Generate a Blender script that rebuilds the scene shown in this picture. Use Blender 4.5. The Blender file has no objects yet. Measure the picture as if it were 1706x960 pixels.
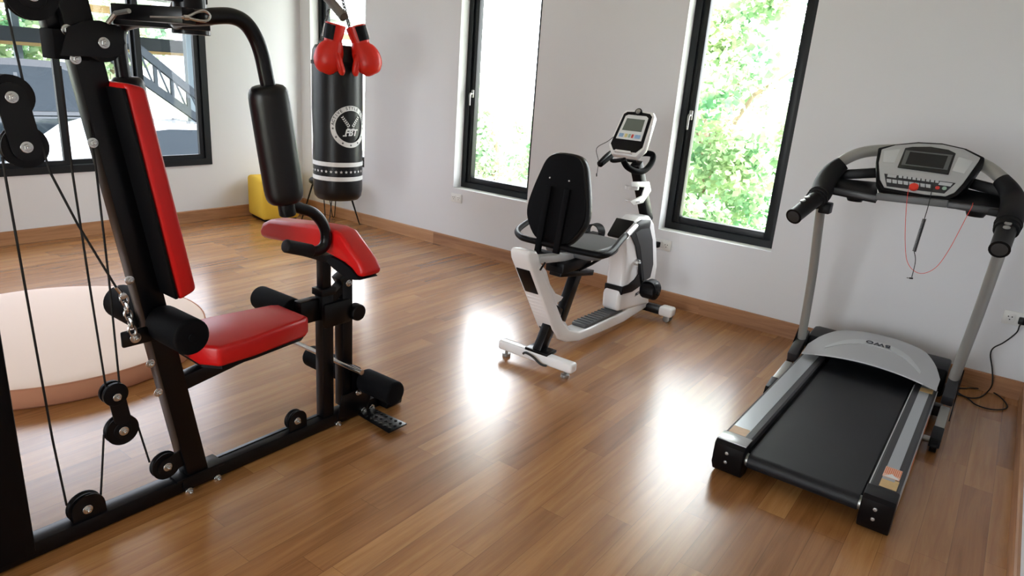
import bpy, bmesh, math, random
from mathutils import Vector, Matrix
import numpy as np
random.seed(7)
PI = math.pi
D = bpy.data
SC = bpy.context.scene
COL = SC.collection

# ------------------------------------------------------------------ camera
CAM = Vector((5.686882, -4.228816, 1.4245031))
FPX = 1134.8875
YAW, PITCH, ROLL = 0.622, 0.3023, 0.0752
def cam_axes():
    f = Vector((-math.sin(YAW)*math.cos(PITCH), math.cos(YAW)*math.cos(PITCH), -math.sin(PITCH)))
    r = Vector((math.cos(YAW), math.sin(YAW), 0)); u = r.cross(f)
    r2 = math.cos(ROLL)*r + math.sin(ROLL)*u
    u2 = -math.sin(ROLL)*r + math.cos(ROLL)*u
    return r2, u2, f
CR, CU, CF = cam_axes()
cd = D.cameras.new('camera'); cam = D.objects.new('camera', cd); COL.objects.link(cam)
m3 = Matrix((CR, CU, -CF)).transposed()
cam.matrix_world = Matrix.Translation(CAM) @ m3.to_4x4()
cd.sensor_width = 36.0; cd.lens = FPX*36.0/1706.0; cd.clip_start = 0.02
SC.camera = cam
def _ray(px, py): return CF + (px-853)/FPX*CR - (py-480)/FPX*CU
def on_x(px, py, x):
    d = _ray(px, py); return CAM + d*((x-CAM.x)/d.x)
def on_y(px, py, y):
    d = _ray(px, py); return CAM + d*((y-CAM.y)/d.y)

# ------------------------------------------------------------------ light and exposure
SC.view_settings.view_transform = 'Standard'; SC.view_settings.look = 'None'
SC.view_settings.gamma = 1.0; SC.view_settings.use_curve_mapping = False
SC.view_settings.exposure = 1.50
SC.cycles.use_denoising = True
SC.cycles.max_bounces = 10; SC.cycles.diffuse_bounces = 5; SC.cycles.glossy_bounces = 4
SC.cycles.transparent_max_bounces = 16; SC.cycles.transmission_bounces = 6
SC.cycles.sample_clamp_indirect = 6.0
w = D.worlds.new('sky'); SC.world = w; w.use_nodes = True
wb = w.node_tree.nodes['Background']
wb.inputs[0].default_value = (0.95, 0.95, 1.0, 1); wb.inputs[1].default_value = 5.0
sd = D.lights.new('sun', 'SUN'); sd.energy = 7.0; sd.angle = 0.02; sd.color = (1, 0.96, 0.88)
sun = D.objects.new('sun', sd); COL.objects.link(sun)
sun.rotation_euler = Vector((0.75, -0.35, 1.0)).to_track_quat('Z', 'Y').to_euler()
def window_light(name, loc, normal, sx, sy, portal=True, energy=0.0):
    l = D.lights.new(name, 'AREA'); l.shape = 'RECTANGLE'; l.size = sx; l.size_y = sy
    l.cycles.is_portal = portal; l.energy = energy
    o = D.objects.new(name, l); COL.objects.link(o); o.location = loc
    o.rotation_euler = (-Vector(normal)).to_track_quat('Z', 'Y').to_euler()
    return o

# ------------------------------------------------------------------ materials
M = {}
def mat(name, col, rough=0.5, metal=0.0, bump=0.0, bscale=200, coat=0.0, spec=0.5, var=0.0, vscale=8, sheen=0.0):
    m = D.materials.new(name); m.use_nodes = True; nt = m.node_tree
    b = nt.nodes['Principled BSDF']
    b.inputs['Base Color'].default_value = (*col, 1); b.inputs['Roughness'].default_value = rough
    b.inputs['Metallic'].default_value = metal; b.inputs['Coat Weight'].default_value = coat
    b.inputs['Specular IOR Level'].default_value = spec
    if sheen: b.inputs['Sheen Weight'].default_value = sheen
    tc = nt.nodes.new('ShaderNodeTexCoord')
    if bump:
        n = nt.nodes.new('ShaderNodeTexNoise'); n.inputs['Scale'].default_value = bscale; n.inputs['Detail'].default_value = 3
        bp = nt.nodes.new('ShaderNodeBump'); bp.inputs['Strength'].default_value = bump; bp.inputs['Distance'].default_value = 0.002
        nt.links.new(tc.outputs['Object'], n.inputs['Vector']); nt.links.new(n.outputs['Fac'], bp.inputs['Height'])
        nt.links.new(bp.outputs['Normal'], b.inputs['Normal'])
    if var:
        n = nt.nodes.new('ShaderNodeTexNoise'); n.inputs['Scale'].default_value = vscale; n.inputs['Detail'].default_value = 4
        mx = nt.nodes.new('ShaderNodeMix'); mx.data_type = 'RGBA'
        mx.inputs['A'].default_value = (*[c*(1-var) for c in col], 1); mx.inputs['B'].default_value = (*[min(1, c*(1+var)) for c in col], 1)
        nt.links.new(tc.outputs['Object'], n.inputs['Vector']); nt.links.new(n.outputs['Fac'], mx.inputs['Factor'])
        nt.links.new(mx.outputs['Result'], b.inputs['Base Color'])
    M[name] = m; return m
mat('wall_paint', (0.76, 0.765, 0.79), 0.85, bump=0.05, bscale=120, spec=0.2)
mat('ceiling_paint', (0.85, 0.85, 0.85), 0.9, spec=0.2)
mat('black_steel', (0.0022, 0.0022, 0.003), 0.28, spec=0.26, var=0.1)
mat('black_satin', (0.0022, 0.0022, 0.003), 0.5, spec=0.15)
mat('black_plastic', (0.0022, 0.0022, 0.003), 0.42, spec=0.2)
mat('black_rubber', (0.006, 0.006, 0.007), 0.6, bump=0.15, bscale=400, spec=0.2)
mat('foam', (0.0022, 0.0022, 0.003), 0.75, bump=0.1, bscale=500, spec=0.12)
mat('vinyl_black', (0.0022, 0.0022, 0.003), 0.36, bump=0.10, bscale=60, spec=0.35)
mat('vinyl_red', (0.55, 0.006, 0.006), 0.34, spec=0.4, bump=0.08, bscale=300, var=0.06)
mat('glove_red', (0.60, 0.014, 0.006), 0.34, spec=0.4, bump=0.1, bscale=40, var=0.08)
mat('chrome', (0.62, 0.62, 0.62), 0.22, 1.0)
mat('dark_chain', (0.10, 0.10, 0.10), 0.35, 0.8)
mat('pipe_brown', (0.16, 0.14, 0.13), 0.4, 0.6)
mat('steel_grey', (0.36, 0.36, 0.35), 0.38, 0.85)
mat('frame_black', (0.006, 0.008, 0.010), 0.4, var=0.05, spec=0.3)
mat('white_plastic', (0.90, 0.89, 0.90), 0.25, coat=0.3)
mat('white_print', (0.75, 0.76, 0.76), 0.5)
mat('dark_grey', (0.025, 0.026, 0.030), 0.4)
mat('mid_grey', (0.10, 0.105, 0.11), 0.45, bump=0.1, bscale=300)
mat('silver_plastic', (0.50, 0.51, 0.53), 0.28, 0.35)
mat('silver_light', (0.60, 0.62, 0.64), 0.35, 0.3)
mat('warm_grey_tube', (0.34, 0.335, 0.315), 0.4, 0.35)
mat('rail_silver', (0.46, 0.49, 0.52), 0.3, 0.5)
mat('yellow_fabric', (0.88, 0.58, 0.07), 0.8, bump=0.2, bscale=200, spec=0.25)
mat('mat_top', (0.86, 0.70, 0.62), 0.85, bump=0.1, bscale=250, spec=0.2)
mat('mat_side', (0.48, 0.22, 0.13), 0.8, bump=0.2, bscale=30, spec=0.2)
mat('outlet_white', (0.82, 0.82, 0.80), 0.35)
mat('hole_dark', (0.02, 0.02, 0.02), 0.6)
mat('screen_grey', (0.13, 0.155, 0.135), 0.25)
mat('screen_dark', (0.010, 0.011, 0.013), 0.15)
mat('btn_blue', (0.30, 0.46, 0.68), 0.5)
mat('btn_yellow', (0.72, 0.62, 0.25), 0.5)
mat('btn_green', (0.35, 0.50, 0.40), 0.5)
mat('btn_red', (0.60, 0.05, 0.04), 0.4)
mat('btn_grey', (0.50, 0.52, 0.54), 0.5)
mat('red_plastic', (0.75, 0.04, 0.02), 0.4)
mat('sticker_tan', (0.62, 0.42, 0.20), 0.6, var=0.15, vscale=60)
mat('sticker_paper', (0.72, 0.52, 0.36), 0.6, var=0.12, vscale=60)
mat('sticker_red', (0.72, 0.20, 0.08), 0.6)
mat('sticker_pink', (0.80, 0.50, 0.38), 0.6)
mat('text_dark', (0.02, 0.025, 0.04), 0.5)
mat('belt', (0.007, 0.008, 0.011), 0.5, spec=0.35, bump=0.3, bscale=500, var=0.35, vscale=7)
mat('car_white', (0.82, 0.84, 0.86), 0.15, coat=1.0)
mat('car_dark', (0.02, 0.028, 0.034), 0.12, coat=1.0)
mat('car_glass', (0.03, 0.04, 0.05), 0.05, spec=0.15)
mat('tyre', (0.02, 0.02, 0.02), 0.8)
mat('galv_steel', (0.035, 0.045, 0.055), 0.5, 0.2)
mat('pale_steel', (0.20, 0.25, 0.28), 0.45, 0.2)
mat('yellow_beam', (0.55, 0.36, 0.12), 0.5)
mat('roof_sheet', (0.12, 0.14, 0.15), 0.5)
mat('concrete', (0.13, 0.13, 0.13), 0.9, var=0.15, vscale=1.5)
mat('grass', (0.40, 0.42, 0.30), 0.95, var=0.3, vscale=3)
mat('bark', (0.20, 0.15, 0.10), 0.9, var=0.3)
mat('rubber_line', (0.003, 0.003, 0.003), 0.6)

def leaf_mat(name, c1, c2):
    m = D.materials.new(name); m.use_nodes = True; nt = m.node_tree; nt.nodes.clear()
    out = nt.nodes.new('ShaderNodeOutputMaterial'); mix = nt.nodes.new('ShaderNodeMixShader'); mix.inputs[0].default_value = 0.45
    df = nt.nodes.new('ShaderNodeBsdfDiffuse'); tr = nt.nodes.new('ShaderNodeBsdfTranslucent')
    n = nt.nodes.new('ShaderNodeTexNoise'); n.inputs['Scale'].default_value = 1.6; n.inputs['Detail'].default_value = 5
    tc = nt.nodes.new('ShaderNodeTexCoord'); cr = nt.nodes.new('ShaderNodeValToRGB')
    cr.color_ramp.elements[0].position = 0.35; cr.color_ramp.elements[1].position = 0.65
    cr.color_ramp.elements[0].color = (*c1, 1); cr.color_ramp.elements[1].color = (*c2, 1)
    nt.links.new(tc.outputs['Object'], n.inputs['Vector']); nt.links.new(n.outputs['Fac'], cr.inputs['Fac'])
    for s in (df, tr): nt.links.new(cr.outputs['Color'], s.inputs['Color'])
    nt.links.new(df.outputs[0], mix.inputs[1]); nt.links.new(tr.outputs[0], mix.inputs[2]); nt.links.new(mix.outputs[0], out.inputs[0])
    M[name] = m
leaf_mat('leaf_green', (0.10, 0.24, 0.12), (0.50, 0.60, 0.34))
leaf_mat('leaf_pale', (0.26, 0.42, 0.28), (0.74, 0.78, 0.54))
leaf_mat('leaf_deep', (0.08, 0.20, 0.12), (0.40, 0.50, 0.28))

def glass_mat(gname='window_glass', tint=(0.96, 0.985, 0.98)):
    m = D.materials.new(gname); m.use_nodes = True; nt = m.node_tree; nt.nodes.clear()
    out = nt.nodes.new('ShaderNodeOutputMaterial'); mix = nt.nodes.new('ShaderNodeMixShader')
    t = nt.nodes.new('ShaderNodeBsdfTransparent'); t.inputs[0].default_value = (*tint, 1)
    g = nt.nodes.new('ShaderNodeBsdfGlossy'); g.inputs['Roughness'].default_value = 0.02
    fr = nt.nodes.new('ShaderNodeFresnel'); fr.inputs[0].default_value = 1.35
    ge = nt.nodes.new('ShaderNodeNewGeometry'); iv = nt.nodes.new('ShaderNodeMath'); iv.operation = 'SUBTRACT'; iv.inputs[0].default_value = 1.0
    ml = nt.nodes.new('ShaderNodeMath'); ml.operation = 'MULTIPLY'
    nt.links.new(ge.outputs['Backfacing'], iv.inputs[1]); nt.links.new(iv.outputs[0], ml.inputs[0]); nt.links.new(fr.outputs[0], ml.inputs[1])
    nt.links.new(ml.outputs[0], mix.inputs[0]); nt.links.new(t.outputs[0], mix.inputs[1]); nt.links.new(g.outputs[0], mix.inputs[2])
    nt.links.new(mix.outputs[0], out.inputs[0]); M[gname] = m
glass_mat()
glass_mat('tinted_glass', (0.60, 0.62, 0.64))

def nmath(nt, op, a, b=None, c=None):
    n = nt.nodes.new('ShaderNodeMath'); n.operation = op
    for i, v in enumerate((a, b, c)):
        if v is None: continue
        if isinstance(v, (int, float)): n.inputs[i].default_value = v
        else: nt.links.new(v, n.inputs[i])
    return n.outputs[0]

def wood_mat(name, strip, length, along, palette, rough=0.22, seams=True, coat=0.5, offset=0.0):
    """laminate strips running along axis `along` (0 x, 1 y), strip wide and length long"""
    m = D.materials.new(name); m.use_nodes = True; nt = m.node_tree
    b = nt.nodes['Principled BSDF']; L = nt.links.new
    tc = nt.nodes.new('ShaderNodeTexCoord'); sep = nt.nodes.new('ShaderNodeSeparateXYZ'); L(tc.outputs['Object'], sep.inputs[0])
    u = sep.outputs[along]; v = sep.outputs[1-along] if along < 2 else sep.outputs[0]
    if not seams: v = sep.outputs[2]
    vs = nmath(nt, 'DIVIDE', nmath(nt, 'ADD', v, offset), strip); row = nmath(nt, 'FLOOR', vs); fv = nmath(nt, 'FRACT', vs)
    wn = nt.nodes.new('ShaderNodeTexWhiteNoise'); wn.noise_dimensions = '1D'; L(row, wn.inputs['W'])
    us = nmath(nt, 'ADD', nmath(nt, 'DIVIDE', u, length), nmath(nt, 'MULTIPLY', wn.outputs['Value'], 7.3))
    cell = nmath(nt, 'FLOOR', us); fu = nmath(nt, 'FRACT', us)
    cmb = nt.nodes.new('ShaderNodeCombineXYZ'); L(row, cmb.inputs[0]); L(cell, cmb.inputs[1])
    wn2 = nt.nodes.new('ShaderNodeTexWhiteNoise'); wn2.noise_dimensions = '2D'; L(cmb.outputs[0], wn2.inputs['Vector'])
    # grain: noise stretched along the strip, shifted per plank
    g = nt.nodes.new('ShaderNodeCombineXYZ')
    L(nmath(nt, 'MULTIPLY', u, 1.6), g.inputs[0]); L(nmath(nt, 'MULTIPLY', v, 26.0), g.inputs[1]); L(nmath(nt, 'MULTIPLY', wn2.outputs['Value'], 60.0), g.inputs[2])
    n1 = nt.nodes.new('ShaderNodeTexNoise'); n1.inputs['Scale'].default_value = 1.0; n1.inputs['Detail'].default_value = 6; n1.inputs['Roughness'].default_value = 0.6; n1.inputs['Distortion'].default_value = 0.8
    L(g.outputs[0], n1.inputs['Vector'])
    g2 = nt.nodes.new('ShaderNodeCombineXYZ')
    L(nmath(nt, 'MULTIPLY', u, 9.0), g2.inputs[0]); L(nmath(nt, 'MULTIPLY', v, 260.0), g2.inputs[1]); L(nmath(nt, 'MULTIPLY', wn2.outputs['Value'], 40.0), g2.inputs[2])
    n2 = nt.nodes.new('ShaderNodeTexNoise'); n2.inputs['Scale'].default_value = 1.0; n2.inputs['Detail'].default_value = 3; L(g2.outputs[0], n2.inputs['Vector'])
    t = nmath(nt, 'ADD', nmath(nt, 'MULTIPLY', n1.outputs['Fac'], 0.95), nmath(nt, 'MULTIPLY', wn2.outputs['Value'], 0.34))
    t = nmath(nt, 'ADD', t, nmath(nt, 'MULTIPLY', n2.outputs['Fac'], 0.16)); t = nmath(nt, 'SUBTRACT', t, 0.28)
    cr = nt.nodes.new('ShaderNodeValToRGB'); L(t, cr.inputs['Fac'])
    els = cr.color_ramp.elements; els[0].position, els[1].position = palette[0][0], palette[-1][0]
    els[0].color = (*palette[0][1], 1); els[1].color = (*palette[-1][1], 1)
    for p, c in palette[1:-1]:
        e = els.new(p); e.color = (*c, 1)
    colr = cr.outputs['Color']
    if seams:
        def edge(f, wd):
            a = nmath(nt, 'LESS_THAN', f, wd); bb = nmath(nt, 'GREATER_THAN', f, 1-wd); return nmath(nt, 'MAXIMUM', a, bb)
        e = nmath(nt, 'MAXIMUM', edge(fv, 0.008), edge(fu, 0.0010))
        mx = nt.nodes.new('ShaderNodeMix'); mx.data_type = 'RGBA'; L(nmath(nt, 'MULTIPLY', e, 0.55), mx.inputs['Factor'])
        L(colr, mx.inputs['A']); mx.inputs['B'].default_value = (palette[0][1][0]*0.4, palette[0][1][1]*0.4, palette[0][1][2]*0.4, 1)
        colr = mx.outputs['Result']
    L(colr, b.inputs['Base Color'])
    b.inputs['Roughness'].default_value = rough; b.inputs['Coat Weight'].default_value = coat; b.inputs['Coat Roughness'].default_value = rough*0.9
    bp = nt.nodes.new('ShaderNodeBump'); bp.inputs['Strength'].default_value = 0.06; bp.inputs['Distance'].default_value = 0.001
    L(n2.outputs['Fac'], bp.inputs['Height']); L(bp.outputs['Normal'], b.inputs['Normal'])
    M[name] = m
PAL = [(0.10, (0.225, 0.088, 0.026)), (0.45, (0.365, 0.162, 0.053)), (0.72, (0.485, 0.238, 0.085)), (0.98, (0.60, 0.335, 0.135))]
wood_mat('laminate', 0.0975, 0.80, 1, PAL, rough=0.27, offset=0.055, coat=0.55)
PB = [(0.15, (0.28, 0.125, 0.055)), (0.5, (0.46, 0.235, 0.115)), (0.95, (0.60, 0.35, 0.19))]
wood_mat('skirting_x', 0.5, 2.4, 0, PB, rough=0.4, seams=False, coat=0.1)
wood_mat('skirting_y', 0.5, 2.4, 1, PB, rough=0.4, seams=False, coat=0.1)

# ------------------------------------------------------------------ helpers
def V(*a): return Vector(a)
def empty(name, loc, label=None, cat=None, group=None, rz=0.0):
    o = D.objects.new(name, None); COL.objects.link(o); o.location = loc; o.rotation_euler = (0, 0, rz)
    o.empty_display_size = 0.1
    if label: o['label'] = label
    if cat: o['category'] = cat
    if group: o['group'] = group
    return o
def wloc(o):
    v = Vector((0, 0, 0))
    while o: v += o.location; o = o.parent
    return v
def obj(name, bm, m, parent=None, label=None, cat=None, group=None, kind=None, origin=None, smooth=35, local=False):
    """one mesh object; bm is in world coordinates unless local"""
    me = D.meshes.new(name)
    off = Vector(origin) if origin is not None else (wloc(parent) if parent else Vector((0, 0, 0)))
    if not local: bmesh.ops.translate(bm, verts=bm.verts, vec=-off)
    bmesh.ops.recalc_face_normals(bm, faces=bm.faces)
    bm.to_mesh(me); bm.free()
    for mm in (m if isinstance(m, (list, tuple)) else [m]): me.materials.append(M[mm])
    if smooth:
        me.shade_smooth(); me.set_sharp_from_angle(angle=math.radians(smooth))
    o = D.objects.new(name, me); COL.objects.link(o)
    if parent:
        o.parent = parent
        if origin is not None: o.location = Vector(origin) - wloc(parent)
    elif origin is not None: o.location = origin
    if label: o['label'] = label
    if cat: o['category'] = cat
    if group: o['group'] = group
    if kind: o['kind'] = kind
    return o
def NB(): return bmesh.new()
def _mark(bm, n0, mi):
    if mi:
        bm.faces.ensure_lookup_table()
        for f in bm.faces[n0:]: f.material_index = mi
def box(bm, x, y, z, bev=0.0, rot=None, pivot=None, mi=0, seg=2):
    n0 = len(bm.faces)
    c = V((x[0]+x[1])/2, (y[0]+y[1])/2, (z[0]+z[1])/2); s = V(abs(x[1]-x[0]), abs(y[1]-y[0]), abs(z[1]-z[0]))
    t = bmesh.new(); bmesh.ops.create_cube(t, size=1.0)
    bmesh.ops.scale(t, vec=s, verts=t.verts)
    if bev: bmesh.ops.bevel(t, geom=list(t.edges), offset=min(bev, min(s)*0.49), segments=seg, affect='EDGES', profile=0.5)
    bmesh.ops.translate(t, verts=t.verts, vec=c)
    if rot is not None: bmesh.ops.rotate(t, verts=t.verts, cent=pivot if pivot is not None else c, matrix=rot)
    join(bm, t); _mark(bm, n0, mi)
def join(bm, t):
    me = D.meshes.new('tmp'); t.to_mesh(me); t.free(); bm.from_mesh(me); D.meshes.remove(me)
def bar(bm, p0, p1, w, h, side=(1, 0, 0), bev=0.0, mi=0):
    """rectangular bar from p0 to p1; w along `side`, h across"""
    n0 = len(bm.faces)
    p0, p1 = Vector(p0), Vector(p1); d = (p1-p0); L = d.length; d.normalize()
    s = Vector(side); s = (s - d*s.dot(d)).normalized(); u = s.cross(d)
    t = bmesh.new(); bmesh.ops.create_cube(t, size=1.0); bmesh.ops.scale(t, vec=(w, h, L), verts=t.verts)
    if bev: bmesh.ops.bevel(t, geom=list(t.edges), offset=min(bev, w*.49, h*.49), segments=2, affect='EDGES', profile=0.5)
    mt = Matrix((s, u, d)).transposed().to_4x4(); mt.translation = (p0+p1)/2
    bmesh.ops.transform(t, matrix=mt, verts=t.verts); join(bm, t); _mark(bm, n0, mi)
def catmull(pts, n=6, closed=False):
    P = [Vector(p) for p in pts]; out = []
    m = len(P); rng = range(m if closed else m-1)
    for i in rng:
        if closed: a, b, c, d = P[(i-1) % m], P[i], P[(i+1) % m], P[(i+2) % m]
        else: a, b, c, d = P[max(i-1, 0)], P[i], P[i+1], P[min(i+2, m-1)]
        for k in range(n):
            t = k/n
            out.append(0.5*((2*b) + (c-a)*t + (2*a-5*b+4*c-d)*t*t + (3*b-a-3*c+d)*t**3))
    if not closed: out.append(P[-1])
    return out
def tube(bm, pts, r, n=12, smooth=0, closed=False, mi=0, flat=1.0, up=None):
    """round tube along pts; r number or list (interpolated when smoothed); flat squashes along `up`"""
    n0 = len(bm.faces)
    P = [Vector(p) for p in pts]
    R = list(r) if isinstance(r, (list, tuple)) else [r]*len(P)
    if smooth:
        R4 = catmull([V(a, 0, 0) for a in R], smooth, closed); R = [v.x for v in R4]; P = catmull(P, smooth, closed)
    m = len(P); rings = []
    T0 = None; nrm = None
    for i in range(m):
        if closed: t = (P[(i+1) % m]-P[(i-1) % m])
        else: t = (P[min(i+1, m-1)]-P[max(i-1, 0)])
        t.normalize()
        if nrm is None:
            a = Vector(up) if up is not None else (V(0, 0, 1) if abs(t.z) < 0.9 else V(1, 0, 0))
            nrm = (a - t*a.dot(t)).normalized()
        else:
            nrm = (nrm - t*nrm.dot(t)).normalized()
        bn = t.cross(nrm)
        rings.append([bm.verts.new(P[i] + (nrm*math.cos(2*PI*k/n)*flat + bn*math.sin(2*PI*k/n))*R[i]) for k in range(n)])
    for i in range(m if closed else m-1):
        A, B = rings[i], rings[(i+1) % m]
        for k in range(n): bm.faces.new((A[k], A[(k+1) % n], B[(k+1) % n], B[k]))
    if not closed:
        bm.faces.new(list(reversed(rings[0]))); bm.faces.new(rings[-1])
    _mark(bm, n0, mi)
def roll(bm, p0, p1, r, ch=0.012, n=28, mi=0, core=0.0):
    """cylinder with rounded ends"""
    p0, p1 = Vector(p0), Vector(p1); d = (p1-p0).normalized(); ch = min(ch, (p1-p0).length*0.45)
    pts, rr = [], []
    for a in (0, 25, 50, 75, 90):
        a = math.radians(a); pts.append(p0 + d*ch*(1-math.cos(PI/2-a)) if False else p0 + d*ch*(1-math.cos(a))); rr.append(r-ch+ch*math.sin(a))
    p2, r2 = [], []
    for a in (90, 75, 50, 25, 0):
        a = math.radians(a); p2.append(p1 - d*ch*(1-math.cos(a))); r2.append(r-ch+ch*math.sin(a))
    tube(bm, pts+p2, rr+r2, n=n, mi=mi)
def disc(bm, c, axis, r, h, n=28, ch=0.0015, mi=0):
    a = Vector(axis).normalized()*h/2; roll(bm, Vector(c)-a, Vector(c)+a, r, ch, n, mi)
def prism(bm, pts, vec, bev=0.0, mi=0, seg=2):
    """closed outline of 3D points extruded by vec"""
    n0 = len(bm.faces)
    t = bmesh.new(); vs = [t.verts.new(Vector(p)) for p in pts]; f = t.faces.new(vs)
    r = bmesh.ops.extrude_face_region(t, geom=[f]); nv = [e for e in r['geom'] if isinstance(e, bmesh.types.BMVert)]
    bmesh.ops.translate(t, verts=nv, vec=Vector(vec))
    bmesh.ops.recalc_face_normals(t, faces=t.faces)
    if bev:
        es = [e for e in t.edges if len(e.link_faces) == 2 and e.calc_face_angle(0) > 0.9]
        bmesh.ops.bevel(t, geom=es, offset=bev, segments=seg, affect='EDGES', profile=0.5)
    join(bm, t); _mark(bm, n0, mi)
def lathe(bm, prof, c, n=40, mi=0, axis='Z'):
    """profile of (radius, height) about a vertical axis through c"""
    n0 = len(bm.faces); c = Vector(c); rings = []
    for r, h in prof:
        if r < 1e-5: rings.append([bm.verts.new(c+V(0, 0, h))]*n)
        else: rings.append([bm.verts.new(c+V(r*math.cos(2*PI*k/n), r*math.sin(2*PI*k/n), h)) for k in range(n)])
    for A, B in zip(rings, rings[1:]):
        for k in range(n):
            q = [A[k], A[(k+1) % n], B[(k+1) % n], B[k]]; q2 = []
            for v in q:
                if v not in q2: q2.append(v)
            if len(q2) > 2:
                try: bm.faces.new(q2)
                except ValueError: pass
    _mark(bm, n0, mi)
def text_bm(body, size, depth=0.0005, bold=False, shear=0.0, extra=0.0, spacing=1.0):
    cu = D.curves.new('t', 'FONT'); cu.body = body; cu.size = size; cu.extrude = depth; cu.align_x = 'CENTER'; cu.align_y = 'CENTER'
    cu.shear = shear; cu.offset = extra; cu.space_character = spacing; cu.resolution_u = 3
    o = D.objects.new('t', cu); COL.objects.link(o)
    dg = bpy.context.evaluated_depsgraph_get(); me = D.meshes.new_from_object(o.evaluated_get(dg))
    t = bmesh.new(); t.from_mesh(me); D.objects.remove(o); D.curves.remove(cu); D.meshes.remove(me); return t
def place(t, origin, ux, uy, bm=None, mi=0):
    """map local xy text/mesh onto a plane with axes ux, uy"""
    ux, uy = Vector(ux).normalized(), Vector(uy).normalized(); uz = ux.cross(uy)
    mt = Matrix((ux, uy, uz)).transposed().to_4x4(); mt.translation = Vector(origin)
    bmesh.ops.transform(t, matrix=mt, verts=t.verts)
    if bm is None: return t
    n0 = len(bm.faces); join(bm, t); _mark(bm, n0, mi); return bm
def rx(a): return Matrix.Rotation(math.radians(a), 3, 'X')
def ry(a): return Matrix.Rotation(math.radians(a), 3, 'Y')
def rzm(a): return Matrix.Rotation(math.radians(a), 3, 'Z')

# ------------------------------------------------------------------ room shell
W, ZC, YB = 5.9686, 2.75, -7.0
WT = 0.20
SILL = 0.507
def wall_with_holes(name, axis, at, out, u0, u1, z1, holes):
    """axis 'x': wall along x at y=at, thickness towards `out`"""
    bm = NB(); us = sorted({u0, u1, *[h[0] for h in holes], *[h[1] for h in holes]})
    zs = sorted({0.0, z1, *[h[2] for h in holes], *[h[3] for h in holes]})
    for a, b in zip(us, us[1:]):
        runs = []
        for c, d in zip(zs, zs[1:]):
            if any(h[0] <= a and b <= h[1] and h[2] <= c and d <= h[3] for h in holes): continue
            if runs and abs(runs[-1][1]-c) < 1e-6: runs[-1][1] = d
            else: runs.append([c, d])
        for c, d in runs:
            if axis == 'x': box(bm, (a, b), (at, at+out), (c, d))
            else: box(bm, (at, at+out), (a, b), (c, d))
    bmesh.ops.remove_doubles(bm, verts=bm.verts, dist=1e-5)
    return obj(name, bm, 'wall_paint', kind='structure', smooth=0)
WIN = [(0.15, 0.90), (1.985, 2.735), (3.828, 4.580)]
WTOP = 2.30
LW = (-4.60, -0.951, 0.49, 2.30)
wall_with_holes('wall_windows', 'x', 0.0, WT, -WT, W+WT, ZC, [(a, b, SILL, WTOP) for a, b in WIN])
wall_with_holes('wall_left', 'y', 0.0, -WT, YB, 0.0, ZC, [LW])
wall_with_holes('wall_right', 'y', W, WT, YB, 0.0, ZC, [])
BW = (3.7, 5.3, 0.05, 2.10)  # hole added behind the camera, sized for sky fill
wall_with_holes('wall_back', 'x', YB, -WT, -WT, W+WT, ZC, [BW])
bm = NB(); box(bm, (-WT, W+WT), (YB-WT, WT), (-0.12, 0.0)); obj('floor', bm, 'laminate', kind='structure', smooth=0)
bm = NB(); box(bm, (-WT, W+WT), (YB-WT, WT), (ZC, ZC+0.15)); obj('ceiling', bm, 'ceiling_paint', kind='structure', smooth=0)
HB, TB = 0.10, 0.015
bm = NB(); prism(bm, [(0, 0, 0), (0, -TB, 0), (0, -TB, HB-0.006), (0, -TB+0.006, HB), (0, 0, HB)], (W, 0, 0)); obj('baseboard_windows', bm, 'skirting_x', kind='structure', smooth=0)
bm = NB(); prism(bm, [(0, -TB, 0), (TB, -TB, 0), (TB, -TB, HB-0.006), (TB-0.006, -TB, HB), (0, -TB, HB)], (0, YB+TB, 0)); obj('baseboard_left', bm, 'skirting_y', kind='structure', smooth=0)
bm = NB(); prism(bm, [(W, -TB, 0), (W-TB, -TB, 0), (W-TB, -TB, HB-0.006), (W-TB+0.006, -TB, HB), (W, -TB, HB)], (0, YB+TB, 0)); obj('baseboard_right', bm, 'skirting_y', kind='structure', smooth=0)

bm = NB(); box(bm, (-1.5, W+1.5), (0.2, 1.6), (2.62, 2.80)); obj('roof_eave', bm, 'ceiling_paint', kind='structure', smooth=0)
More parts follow.
